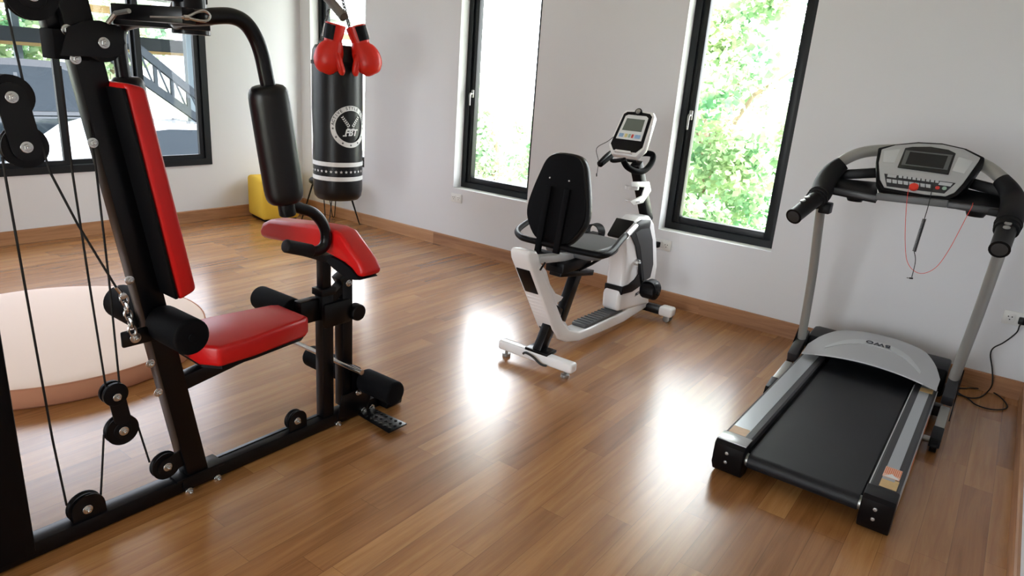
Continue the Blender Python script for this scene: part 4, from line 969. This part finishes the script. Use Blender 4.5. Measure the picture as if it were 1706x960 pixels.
# labels on the rails
def sticker(x0, x1, y0, y1, m_, z=ZT+0.0018):
    bm = NB(); box(bm, (x0, x1), (y0, y1), (z, z+0.0008)); return obj('sticker', bm, m_, tm, smooth=0)
sticker(XL0+0.012, XL1-0.032, YR+0.10, YR+0.165, 'sticker_paper')
sticker(XR0+0.030, XR1-0.012, YR+0.10, YR+0.175, 'sticker_tan', ZT+0.0005)
sk = sticker(XR0+0.028, XR1-0.014, YR+0.180, YR+0.265, 'sticker_pink')
bm = NB()
for k in range(9): box(bm, (XR0+0.031+0.006*k, XR0+0.034+0.006*k), (YR+0.205, YR+0.262), (ZT+0.0026, ZT+0.003))
obj('stripes', bm, 'sticker_red', sk, smooth=0)
bm = NB(); prism(bm, [(XR0+0.034, YR+0.183, ZT+0.0028), (XR0+0.055, YR+0.215, ZT+0.0028), (XR0+0.066, YR+0.200, ZT+0.0028), (XR0+0.080, YR+0.190, ZT+0.0028), (XR0+0.078, YR+0.183, ZT+0.0028)], (0, 0, 0.0006)); obj('white_arrow', bm, 'white_print', sk, smooth=0)
sticker(XR0+0.030, XR1-0.014, YF-0.075, YF-0.015, 'sticker_tan')
for y0 in (-1.42, -1.02):
    bm = NB(); box(bm, (XR1+0.003, XR1+0.0042), (y0, y0+0.13), (0.075, 0.120)); obj('warning_label', bm, 'sticker_red', tm, smooth=0)
# motor hood: silver arch over a dark base
bm = NB(); prism(bm, [(4.965, -0.44, 0.05), (4.965, -0.20, 0.05), (4.965, -0.17, 0.10), (4.965, -0.20, 0.185), (4.965, -0.28, 0.205), (4.965, -0.44, 0.195)], (0.665, 0, 0), 0.012, seg=3)
hood = obj('motor_hood', bm, 'black_plastic', tm)
def hz(y):           # top surface height of the hood
    ks = [(-0.92, 0.118), (-0.80, 0.140), (-0.60, 0.172), (-0.45, 0.205), (-0.32, 0.216), (-0.25, 0.208)]
    for (a, za_), (b, zb_) in zip(ks, ks[1:]):
        if y <= b: return za_+(zb_-za_)*max(0, (y-a))/(b-a)
    return ks[-1][1]
def sheet(rows, th=0.006, crown=0.012, lift=0.0):
    """rows: (y_at_u function pairs) -> grid; rows = list of lists of (x, y)"""
    bm = NB(); grid = []
    for r in rows: grid.append([bm.verts.new(V(x, y, hz(y)+crown*(1-((x-5.305)/0.31)**2)+lift)) for x, y in r])
    for A, B in zip(grid, grid[1:]):
        for k in range(len(A)-1): bm.faces.new((A[k], A[k+1], B[k+1], B[k]))
    r = bmesh.ops.extrude_face_region(bm, geom=list(bm.faces)); bmesh.ops.translate(bm, verts=[e for e in r['geom'] if isinstance(e, bmesh.types.BMVert)], vec=(0, 0, th)); return bm
def arch_rows(front, back, nu=29, nv=8, xs=(5.0, 5.61)):
    rows = []
    for j in range(nv):
        t = j/(nv-1); r = []
        for i in range(nu):
            s = i/(nu-1); x = xs[0]+(xs[1]-xs[0])*s; q = 2*s-1; r.append((x, front(q)*(1-t)+back(q)*t))
        rows.append(r)
    return rows
fr_ = lambda q: -0.655 + 0.050*(1-q*q) if abs(q) < 2 else 0
def front_e(q):
    a = abs(q)
    return -0.665 + 0.005*(1-a)
def front_arc(q):
    a = abs(q)
    return -0.662 + 0.040*(1-a**2)
def back_arc(q): return -0.225 - 0.33*(abs(q)**3.2)
bm = sheet(arch_rows(front_arc, back_arc, 41, 10), crown=0.020, lift=-0.006); obj('silver_cover', bm, 'silver_plastic', hood)
def in0(q): return -0.44 - 0.13*(abs(q)**2.2)
def in1(q): return -0.375 - 0.175*(abs(q)**2.2)
bm = sheet(arch_rows(in0, in1, 41, 3, xs=(5.085, 5.525)), th=0.0075, crown=0.020, lift=-0.005); obj('cover_inlay', bm, 'silver_light', hood)
t = text_bm('BWO', 0.045, 0.001, extra=0.001, spacing=1.15); yy = -0.415; place(t, V(5.305, yy, hz(yy)+0.0265), V(-1, 0, 0), V(0, -1, -0.12)); obj('hood_lettering', t, 'text_dark', hood, smooth=0)
bm = NB(); tube(bm, [V(5.06+0.49*i/20, front_arc(2*(5.06+0.49*i/20-5.0)/0.61-1)-0.002, hz(front_arc(2*(5.06+0.49*i/20-5.0)/0.61-1))+0.020*(1-((5.06+0.49*i/20-5.305)/0.31)**2)-0.003) for i in range(21)], 0.0035, 8); obj('cover_edge', bm, 'silver_light', hood)
# base frame with rear supports and transport wheels
for sx, x in ((-1, 4.953), (1, 5.662)):
    bm = NB(); bar(bm, (x, -0.64, 0.115), (x, -0.44, 0.20), 0.05, 0.055, bev=0.006); br2 = obj('post_bracket', bm, 'dark_grey', tm)
    bm = NB(); prism(bm, [(x+0.026*sx, -0.66, 0.03), (x+0.026*sx, -0.40, 0.03), (x+0.026*sx, -0.40, 0.20), (x+0.026*sx, -0.50, 0.24), (x+0.026*sx, -0.60, 0.14)], (0.005, 0, 0)); obj('bracket_cover', bm, 'black_plastic', br2)
    bm = NB(); bar(bm, (x, -0.68, 0.085), (x, -0.90, 0.060), 0.038, 0.045, bev=0.005); lg = obj('support_leg', bm, 'warm_grey_tube', tm)
    bm = NB(); prism(bm, [(x-0.021, -1.01, 0.03), (x-0.021, -0.99, 0.065), (x-0.021, -0.90, 0.088), (x-0.021, -0.89, 0.040), (x-0.021, -0.95, 0.018)], (0.042, 0, 0), 0.004); disc(bm, (x, -0.985, 0.030), (1, 0, 0), 0.029, 0.026); obj('support_wheel', bm, 'black_plastic', lg)
bm = NB(); tube(bm, [(4.95, -0.97, 0.045), (5.66, -0.97, 0.045)], 0.014, 14); obj('cross_tube', bm, 'steel_grey', tm)
bm = NB(); box(bm, (4.96, 5.65), (-0.62, -0.56), (0.02, 0.07), 0.004); box(bm, (4.96, 5.65), (-0.26, -0.22), (0.0, 0.06), 0.004); box(bm, (5.0, 5.05), (YR+0.02, -0.2), (0.03, 0.056), 0.002); box(bm, (5.55, 5.60), (YR+0.02, -0.2), (0.03, 0.056), 0.002); obj('chassis', bm, 'black_steel', tm)
# uprights, leaning back towards the runner, bent at the top into an arch over the console
def TPY(px, py, y): return on_y(px, py, y)
ltop = V(4.97, -0.80, 0.90); 
LP = [V(4.955, -0.50, 0.13), V(4.957, -0.53, 0.24), V(4.965, -0.62, 0.55), V(4.972, -0.76, 0.86), TPY(1370, 330, -0.88)]
bm = NB(); tube(bm, LP, 0.0215, 18, smooth=4); obj('upright', bm, 'warm_grey_tube', tm)
RPp = [V(5.660, -0.50, 0.13), V(5.664, -0.53, 0.24), V(5.682, -0.62, 0.55), V(5.694, -0.76, 0.86)]
bm = NB(); tube(bm, RPp, 0.0235, 18, smooth=4); obj('upright', bm, 'warm_grey_tube', tm)
# top arch tube
ar = [TPY(1372, 300, -0.84), TPY(1386, 283, -0.80), TPY(1404, 268, -0.76), TPY(1430, 256, -0.71), TPY(1460, 251, -0.67), TPY(1500, 250, -0.64), TPY(1545, 250, -0.64), TPY(1600, 262, -0.64), TPY(1640, 276, -0.68), TPY(1665, 294, -0.74), TPY(1681, 312, -0.79), TPY(1687, 335, -0.84)]
bm = NB(); tube(bm, ar, 0.026, 18, smooth=4); obj('arch_tube', bm, 'warm_grey_tube', tm)
# handrails: foam covered elbows and grips pointing at the runner
hl = [TPY(1404, 272, -0.79), TPY(1388, 285, -0.81), TPY(1376, 302, -0.86), TPY(1368, 322, -0.94), TPY(1357, 334, -1.02)]
bm = NB(); tube(bm, hl, [0.034, 0.042, 0.047, 0.046, 0.038], 20, smooth=5); e1 = obj('elbow_cover', bm, 'black_rubber', tm)
ga, gb = TPY(1358, 332, -1.02), TPY(1322, 361, -1.18)
bm = NB(); tube(bm, [ga, ga.lerp(gb, 0.1), ga.lerp(gb, 0.9), gb], [0.036, 0.034, 0.033, 0.035], 20); tube(bm, [gb, gb.lerp(ga, 0.02)], 0.018, 16); g_ = obj('hand_grip', bm, 'black_plastic', tm)
bm = NB(); dd = (gb-ga).normalized(); pm = ga.lerp(gb, 0.42)
for k in range(2): disc(bm, ga.lerp(gb, 0.32+0.2*k)+V(-0.008, -0.010, 0.033), V(-0.25, -0.25, 0.9), 0.012, 0.006, 18)
obj('speed_button', bm, 'steel_grey', g_)
bm = NB(); disc(bm, gb+dd*0.0005, dd, 0.026, 0.002); obj('grip_socket', bm, 'hole_dark', g_)
hr = [TPY(1668, 300, -0.77), TPY(1682, 318, -0.80), TPY(1688, 335, -0.84), TPY(1687, 352, -0.92), TPY(1682, 368, -1.0), TPY(1676, 385, -1.06)]
bm = NB(); tube(bm, hr, [0.032, 0.038, 0.043, 0.045, 0.045, 0.040], 20, smooth=5); e2 = obj('elbow_cover', bm, 'black_rubber', tm)
ga, gb = TPY(1677, 382, -1.05), TPY(1665, 416, -1.20)
bm = NB(); tube(bm, [ga, ga.lerp(gb, 0.1), ga.lerp(gb, 0.9), gb], [0.036, 0.034, 0.033, 0.035], 20); g_ = obj('hand_grip', bm, 'black_plastic', tm)
bm = NB(); dd = (gb-ga).normalized()
for k in range(2): disc(bm, ga.lerp(gb, 0.12+0.2*k)+V(0.0, -0.015, 0.033), V(0, -0.3, 0.9), 0.012, 0.006, 18)
obj('speed_button', bm, 'steel_grey', g_)
bm = NB(); disc(bm, gb+dd*0.0005, dd, 0.026, 0.002); obj('grip_socket', bm, 'hole_dark', g_)
for hh in (hl, hr):
    a_, b_ = hh[-2], hh[-1]; bm = NB()
    for k in range(3):
        c = a_.lerp(b_, 0.4+0.28*k); t_ = (b_-a_).normalized(); disc(bm, c, t_, 0.0470-0.002*k, 0.004, 24, 0.0015)
    obj('bellows', bm, 'black_rubber', tm)
bm = NB(); c_ = TPY(1374, 344, -0.88); box(bm, (c_.x-0.02, c_.x+0.03), (c_.y-0.03, c_.y+0.03), (c_.z-0.03, c_.z+0.02), 0.006); obj('clamp', bm, 'black_plastic', tm)
bm = NB(); box(bm, (5.665, 5.70), (-0.86, -0.78), (0.86, 0.92), 0.006); obj('clamp', bm, 'black_plastic', tm)
# console: faces the runner
kc = TPY(1545, 287, -0.80); kn_ = V(0, -0.72, 0.69).normalized(); ku = V(0, 0.69, 0.72).normalized()
def kp(px, py, w_=0.0):      # point of the console face plane
    d = _ray(px, py); o = kc + kn_*w_; t = (o-CAM).dot(kn_)/d.dot(kn_); return CAM+d*t
def kpl(name, pts, w0, w1, m_, par, bev=0.0, sm=35, dense=0):
    P3 = [kp(*q) for q in pts]
    if dense: P3 = catmull(P3, dense, closed=True)
    bm = NB(); prism(bm, [p+kn_*w0 for p in P3], kn_*(w1-w0), bev); return obj(name, bm, m_, par, smooth=sm)
outer = [(1463, 246), (1490, 240), (1530, 236), (1570, 238), (1610, 247), (1641, 262), (1640, 268), (1610, 312), (1595, 326), (1578, 333), (1540, 330), (1500, 323), (1468, 316), (1460, 300), (1459, 270)]
con = kpl('console', outer, -0.05, 0.0, 'black_plastic', tm, 0.006)
face = [(1469, 250), (1492, 243), (1530, 240), (1570, 242), (1606, 250), (1633, 264), (1630, 270), (1603, 308), (1590, 322), (1575, 328), (1540, 325), (1500, 318), (1473, 313), (1466, 300), (1464, 272)]
kpl('console_face', face, 0.0, 0.005, 'silver_plastic', con, 0.002)
kpl('side_panel', [(1473, 253), (1500, 250), (1490, 273), (1471, 272)], 0.005, 0.007, 'silver_light', con, 0.0008)
kpl('side_panel', [(1597, 263), (1621, 270), (1606, 291), (1586, 286)], 0.005, 0.007, 'silver_light', con, 0.0008)
kpl('display_bezel', [(1495, 281), (1508, 249), (1520, 247), (1550, 247), (1580, 252), (1592, 258), (1580, 293)], 0.005, 0.010, 'screen_dark', con, 0.001)
kpl('display_surround', [(1501, 277), (1509, 253), (1587, 261), (1578, 286)], 0.010, 0.011, 'mid_grey', con)
kpl('display', [(1508, 276), (1516, 256), (1579, 263), (1571, 284)], 0.011, 0.012, 'screen_dark', con)
kpl('keypad', [(1473, 291), (1592, 307), (1573, 324), (1477, 312)], 0.005, 0.008, 'dark_grey', con, 0.001)
for k in range(9):
    x0 = 1500+7.6*k-(0); y0 = 296.2+1.02*k
    kpl('key', [(x0-2.7, y0-1.8), (x0+2.9, y0-1.0), (x0+2.5, y0+2.8), (x0-3.1, y0+2.0)], 0.008, 0.0095, 'btn_grey', con)
kpl('key', [(1479, 292.5), (1494, 294.5), (1492.5, 298.7), (1478, 296.7)], 0.008, 0.0095, 'btn_grey', con)
kpl('key', [(1565.5, 305), (1587, 308), (1583, 313), (1563, 310)], 0.008, 0.0095, 'btn_grey', con)
for k in range(8):
    x0 = 1481+9.3*k; y0 = 303.2+1.25*k
    kpl('key', [(x0-4.0, y0-3.0), (x0+4.0, y0-2.0), (x0+3.6, y0+3.6), (x0-3.6, y0+2.6)], 0.008, 0.0095, 'btn_grey', con)
for (px, py, m_) in ((1561.5, 315.5, 'btn_red'), (1573, 316.5, 'btn_green')):
    bm = NB(); disc(bm, kp(px, py)+kn_*0.010, kn_, 0.0085, 0.006, 20); obj('round_key', bm, m_, con)
# trays either side and the lower front rail
def tray(pts, px, py, y):
    bm = NB(); P3 = [TPY(*q) for q in pts]; prism(bm, P3, (0, 0, -0.030), 0.004); tr = obj('tray', bm, 'black_plastic', tm)
    c = TPY(px, py, y); bm = NB(); lathe(bm, [(0, -0.052), (0.030, -0.052), (0.036, -0.040), (0.040, -0.015)], c, 28); obj('cup_well', bm, 'black_plastic', tr)
tray([(1380, 312, -0.90), (1388, 296, -0.76), (1462, 303, -0.74), (1462, 328, -0.92)], 1428, 316, -0.84)
tray([(1578, 334, -0.90), (1600, 312, -0.74), (1684, 330, -0.76), (1676, 352, -0.92)], 1630, 340, -0.84)
for a_, b_ in ((TPY(1384, 316, -0.90), TPY(1462, 331, -0.915)), (TPY(1578, 341, -0.915), TPY(1676, 354, -0.90))):
    bm = NB(); bar(bm, a_, b_, 0.02, 0.026, side=(0, 1, 0), bev=0.004); obj('tray_rail', bm, 'dark_grey', tm)
bm = NB(); bar(bm, TPY(1460, 327, -0.915), TPY(1580, 340, -0.915), 0.03, 0.030, side=(0, 1, 0), bev=0.005); obj('hand_pulse_bar', bm, 'mid_grey', con)
for a_, b_ in ((TPY(1388, 292, -0.74), TPY(1462, 288, -0.72)), (TPY(1604, 302, -0.72), TPY(1680, 322, -0.76))):
    bm = NB(); bar(bm, a_, b_, 0.02, 0.045, side=(0, 1, 0), bev=0.006); obj('tray_back', bm, 'black_plastic', tm)
# red safety key with its cord, and coiled audio cable
kk = empty('safety_key', kp(1522, 315)+kn_*0.012, 'red safety key with thin red cord hanging from the treadmill console', 'safety key')
bm = NB(); c = kp(1522, 315)+kn_*0.014; disc(bm, c, kn_, 0.018, 0.014, 24, 0.004); obj('key_button', bm, 'red_plastic', kk)
cy = -0.955
cp_ = [kp(1515, 315)+kn_*0.02, TPY(1512, 325, -0.945), TPY(1509, 360, cy), TPY(1508, 400, cy), TPY(1510, 430, cy), TPY(1517, 446, cy), TPY(1530, 455, cy), TPY(1545, 454, cy), TPY(1562, 443, cy), TPY(1580, 418, cy), TPY(1598, 385, cy), TPY(1612, 358, cy), TPY(1619, 345, cy), TPY(1621, 338, -0.93)]
bm = NB(); tube(bm, cp_, 0.0012, 6, smooth=5); obj('cord', bm, 'red_plastic', kk)
ac = empty('audio_cable', kp(1553, 315)+kn_*0.01, 'black coiled audio cable plugged into the treadmill console', 'cable')
bm = NB(); tube(bm, [kp(1553, 312)+kn_*0.008, kp(1553, 317)+kn_*0.022, TPY(1550, 328, -0.95), TPY(1546, 345, cy), TPY(1540, 365, cy)], 0.0018, 6, smooth=4)
a_, b_ = TPY(1540, 365, cy), TPY(1523, 419, cy); d_ = (b_-a_); n_ = 26*10; pts = []
s_ = d_.normalized().cross(V(0, 1, 0)).normalized(); t_ = d_.normalized().cross(s_)
for k in range(n_+1): th = 2*PI*k/10; pts.append(a_+d_*(k/n_)+(s_*math.cos(th)+t_*math.sin(th))*0.0058)
tube(bm, pts, 0.0020, 5)
tube(bm, [b_, TPY(1525, 430, cy), TPY(1524, 442, cy), TPY(1519, 462, cy)], 0.0016, 6, smooth=4)
tube(bm, [TPY(1521, 464, cy), TPY(1515, 463.5, cy)], 0.0035, 8); tube(bm, [TPY(1515, 463.5, cy), TPY(1510.5, 462.8, cy)], 0.0013, 6)
obj('coiled_wire', bm, 'rubber_line', ac)

# ------------------------------------------------------------------ outside
GZ = -0.95
bm = NB(); box(bm, (-40, 30), (-25, 40), (GZ-0.2, GZ)); obj('ground', bm, 'grass', kind='structure', smooth=0)
bm = NB(); box(bm, (-13, -0.6), (-10, 9), (GZ-0.1, GZ+0.02)); obj('parking_pavement', bm, 'concrete', kind='structure', smooth=0)
bm = NB(); box(bm, (-0.2, W+0.2), (YB-0.2, 0.2), (GZ, -0.13)); obj('foundation', bm, 'concrete', kind='structure', smooth=0)

def tree(x, y, h, r, nleaf, m_, label, cat='tree', group=None, z0=GZ, squash=1.0, leaf=0.11, name='tree'):
    t = empty(name, (x, y, z0), label, cat, group)
    rnd = random.Random(int(x*100+y*7)); zc = z0+h-r*squash
    bm = NB(); tube(bm, [(x, y, z0), (x+0.05, y, z0+(zc-z0)*0.5), (x, y+0.05, zc)], [0.10, 0.075, 0.05], 8)
    for k in range(0 if name == 'bush' else 7):
        a = rnd.random()*2*PI; e = V(math.cos(a)*r*0.75, math.sin(a)*r*0.75, rnd.uniform(-0.1, 0.7)*r*squash)
        tube(bm, [(x, y, zc-r*0.4), V(x, y, zc)+e*0.5, V(x, y, zc)+e], [0.04, 0.025, 0.01], 6)
    obj('trunk', bm, 'bark', t)
    # clumps of leaves
    cl = []
    for k in range(26):
        while True:
            p = V(rnd.uniform(-1, 1), rnd.uniform(-1, 1), rnd.uniform(-1, 1))
            if 0.3 < p.length < 1: break
        cl.append((V(x, y, zc)+V(p.x*r, p.y*r, p.z*r*squash), r*rnd.uniform(0.22, 0.40)))
    vs, fs = [], []
    for k in range(nleaf):
        c, cr_ = cl[k % len(cl)]
        d = V(rnd.gauss(0, 1), rnd.gauss(0, 1), rnd.gauss(0, 1)).normalized()*cr_*(rnd.random()**0.4)
        p = c+d; s = leaf*rnd.uniform(0.6, 1.2)
        u = V(rnd.gauss(0, 1), rnd.gauss(0, 1), rnd.gauss(0, 0.6)).normalized(); v = u.cross(V(rnd.gauss(0, 1), rnd.gauss(0, 1), rnd.gauss(0, 1)).normalized())
        if v.length < 0.1: v = u.orthogonal()
        v = v.normalized()*s*0.42; u = u*s
        i = len(vs); vs += [p, p+u*0.45+v, p+u, p+u*0.45-v]; fs.append((i, i+1, i+2, i+3))
    me = D.meshes.new('foliage'); me.from_pydata([tuple(v-V(x, y, z0)) for v in vs], [], fs); me.materials.append(M[m_])
    o = D.objects.new('foliage', me); COL.objects.link(o); o.parent = t
    return t
tree(2.35, 4.6, 4.0, 1.25, 8000, 'leaf_green', 'leafy green tree filling the right window view', group='trees beyond the window wall', squash=1.6)
tree(0.8, 9.8, 4.8, 1.7, 7000, 'leaf_pale', 'pale leafed tree behind the green one in the right window', group='trees beyond the window wall', squash=1.3)
tree(3.9, 8.2, 5.0, 1.6, 5200, 'leaf_deep', 'darker tree at the right edge of the right window', group='trees beyond the window wall')
tree(-2.9, 6.8, 2.05, 1.25, 7000, 'leaf_pale', 'pale leafed bush in the lower part of the middle window', 'bush', z0=GZ, squash=0.75, name='bush')
tree(-0.4, 6.2, 1.9, 0.95, 5000, 'leaf_green', 'green bush at the lower right of the middle window', 'bush', squash=0.75, name='bush')
tree(-5.5, 8.3, 2.4, 1.2, 3000, 'leaf_pale', 'pale bush seen past the punching bag through the corner window', 'bush', squash=0.75, name='bush')
tree(1.25, 2.9, 1.2, 0.7, 2600, 'leaf_pale', 'low pale bush at the foot of the right window', 'bush', squash=0.8, name='bush')
tree(2.95, 2.7, 1.2, 0.65, 2600, 'leaf_green', 'low green bush at the right foot of the right window', 'bush', squash=0.8, name='bush')
for k, (x, y, h, r) in enumerate(((-15, 1.4, 4.2, 1.7), (-17, 5.8, 4.6, 1.9), (-15, 10.4, 4.4, 1.8), (-16.5, -3.2, 4.0, 1.8))):
    tree(x, y, h, r, 2600, 'leaf_pale' if k % 2 else 'leaf_green', 'sunlit tree beyond the car park, %s' % ('second from the left', 'third from the left', 'rightmost behind the steel stair truss', 'leftmost')[k], group='trees beyond the car park', leaf=0.22)

# cars: side profile extruded with tumblehome, glass, wheels
def car(name, cx, cy, L, Wd, H, m_, label, cat='car', profile=None, glassf=None, facing=1):
    c = empty(name, (cx, cy, GZ+0.02), label, cat)
    z0 = GZ+0.02
    def sec(frac_list, half, mi=None): pass
    # body lower part
    low = [(-0.50, 0.20), (-0.495, 0.42), (-0.47, 0.50), (-0.20, 0.58), (0.25, 0.60), (0.46, 0.58), (0.495, 0.50), (0.50, 0.24), (0.40, 0.17), (-0.42, 0.17)]
    bm = NB(); prism(bm, [(cx-Wd/2, cy+a*L*facing, z0+b*H) for a, b in low], (Wd, 0, 0), 0.06, seg=3); body = obj('body', bm, m_, c)
    gh = profile or [(-0.22, 0.575), (-0.08, 0.90), (0.0, 0.975), (0.10, 1.0), (0.24, 0.985), (0.33, 0.92), (0.45, 0.60)]
    bm = NB(); n0 = len(gh); A, B = [], []
    for a, b in gh:
        tx = 0.5 - 0.11*max(0, (b-0.58)/0.42); A.append(bm.verts.new((cx-Wd*tx, cy+a*L*facing, z0+b*H))); B.append(bm.verts.new((cx+Wd*tx, cy+a*L*facing, z0+b*H)))
    for k in range(n0-1): bm.faces.new((A[k], A[k+1], B[k+1], B[k]))
    bm.faces.new(A); bm.faces.new(B); bm.faces.new((A[0], A[-1], B[-1], B[0]))
    obj('roof', bm, m_, body)
    bm = NB(); cxs = sum(a for a, _ in gh)/n0; 
    for sgn in (-1, 1):
        pts = []
        for a, b in gh:
            aa = cxs+(a-cxs)*0.86; bb = 0.61+(b-0.575)*0.80; tx = 0.5-0.11*max(0, (bb-0.58)/0.42); pts.append(V(cx+sgn*(Wd*tx+0.006), cy+aa*L*facing, z0+bb*H))
        prism(bm, pts, (sgn*0.006, 0, 0))
    w_ = obj('side_windows', bm, 'car_glass', body)
    bm = NB()
    for sgn in (-1, 1):
        for a in (0.02, 0.22): bar(bm, V(cx+sgn*(Wd*0.5), cy+a*L*facing, z0+0.60*H), V(cx+sgn*(Wd*0.40), cy+(a-0.01)*L*facing, z0+0.95*H), 0.05, 0.03, side=(0, 1, 0))
    obj('window_pillars', bm, m_, body)
    for a in (-0.31, 0.31):
        for sgn in (-1, 1):
            bm = NB(); disc(bm, (cx+sgn*(Wd/2-0.10), cy+a*L, z0+0.31), (1, 0, 0), 0.31, 0.21, 32, 0.03); wh = obj('wheel', bm, 'tyre', c)
            bm = NB(); disc(bm, (cx+sgn*(Wd/2+0.008), cy+a*L, z0+0.31), (1, 0, 0), 0.19, 0.02, 24, 0.005); obj('rim', bm, 'steel_grey', wh)
    bm = NB()
    for sgn in (-1, 1): roll(bm, (cx+sgn*(Wd/2+0.02), cy-0.16*L*facing, z0+0.62*H), (cx+sgn*(Wd/2+0.18), cy-0.16*L*facing, z0+0.63*H), 0.07, 0.03, 16)
    obj('wing_mirror', bm, m_, body)
    return c
car('parked_car', -4.1, 0.0, 4.3, 1.72, 1.42, 'car_white', 'white parked car with arched roof seen through the left window')
car('parked_van', -8.0, 0.1, 5.6, 1.9, 2.05, 'car_dark', 'dark boxy parked van behind the white car', 'van',
    profile=[(-0.30, 0.575), (-0.20, 0.92), (-0.14, 0.99), (0.0, 1.0), (0.42, 0.99), (0.475, 0.94), (0.49, 0.60)], facing=-1)
# steel truss structure of the car port
XT = -7.0
def tb(px, py): return on_x(px, py, XT)
tr = empty('steel_truss', (XT, 2.4, GZ+0.02), 'dark steel stair truss with lattice bracing seen through the left window', 'truss')
t0, t1 = tb(180, 40), tb(420, 235); u0, u1 = tb(180, 92), tb(420, 262)
bm = NB(); bar(bm, t0, t1, 0.10, 0.13, side=(1, 0, 0)); obj('top_chord', bm, 'galv_steel', tr)
bm = NB(); bar(bm, u0, u1, 0.10, 0.13, side=(1, 0, 0)); obj('bottom_chord', bm, 'galv_steel', tr)
for k in range(9):
    a, b = t0.lerp(t1, (k+0.5)/9), u0.lerp(u1, (k+0.5)/9)
    bm = NB(); bar(bm, a, V(a.x, a.y, b.z), 0.05, 0.06); obj('web_post', bm, 'galv_steel', tr)
    if k < 8:
        c2 = u0.lerp(u1, (k+1.5)/9); bm = NB(); bar(bm, a+V(0.03, 0, 0), c2+V(0.03, 0, 0), 0.02, 0.03); obj('brace', bm, 'galv_steel', tr)
def post(y, x=XT-1.0, m_='pale_steel', lab='pale steel column of the car port', w_=0.12):
    o = NB(); box(o, (x-w_/2, x+w_/2), (y-w_/2, y+w_/2), (GZ+0.02, 2.6)); return obj('steel_column', o, m_, None, lab, 'column', origin=(x, y, GZ+0.02), smooth=0)
post(3.08, XT-0.6, lab='pale steel column right of the stair truss')
post(-0.55, XT-2.8, lab='pale steel column at the far left of the left window')
post(1.2, XT-3.4, lab='pale steel column behind the dark van')
rs_ = [(-0.2, 'dark lower'), ]
bm = NB(); box(bm, (-7.2, -7.05), (-6, 8), (1.92, 2.03)); obj('roof_beam', bm, 'yellow_beam', None, 'long yellow steel beam under the car port roof', 'beam', origin=(-7.1, 1, 1.92), smooth=0)
bm = NB(); box(bm, (-9.7, -9.55), (-6, 9), (1.35, 1.62)); box(bm, (-9.56, -9.50), (-6, 9), (1.30, 1.36), mi=1); obj('roof_girder', bm, ['galv_steel', 'yellow_beam'], None, 'wide grey girder with yellow lower edge under the car port', 'beam', origin=(-9.6, 1, 1.35), smooth=0)
bm = NB(); prism(bm, [(-12, -9, 2.50), (-12, 10, 2.50), (-6.3, 10, 2.25), (-6.3, -9, 2.25)], (0, 0, 0.04))
obj('carport_roof', bm, 'roof_sheet', None, 'corrugated grey roof sheet over the parked vehicles', 'roof', origin=(-9, 1, 2.3), smooth=0)
for k, (x, y) in enumerate(((-11.8, -7.5), (-11.8, 9.5), (-6.6, -8.5), (-6.6, 9.5))):
    post(y, x, lab='corner column of the car port')['group'] = 'outer car port columns'
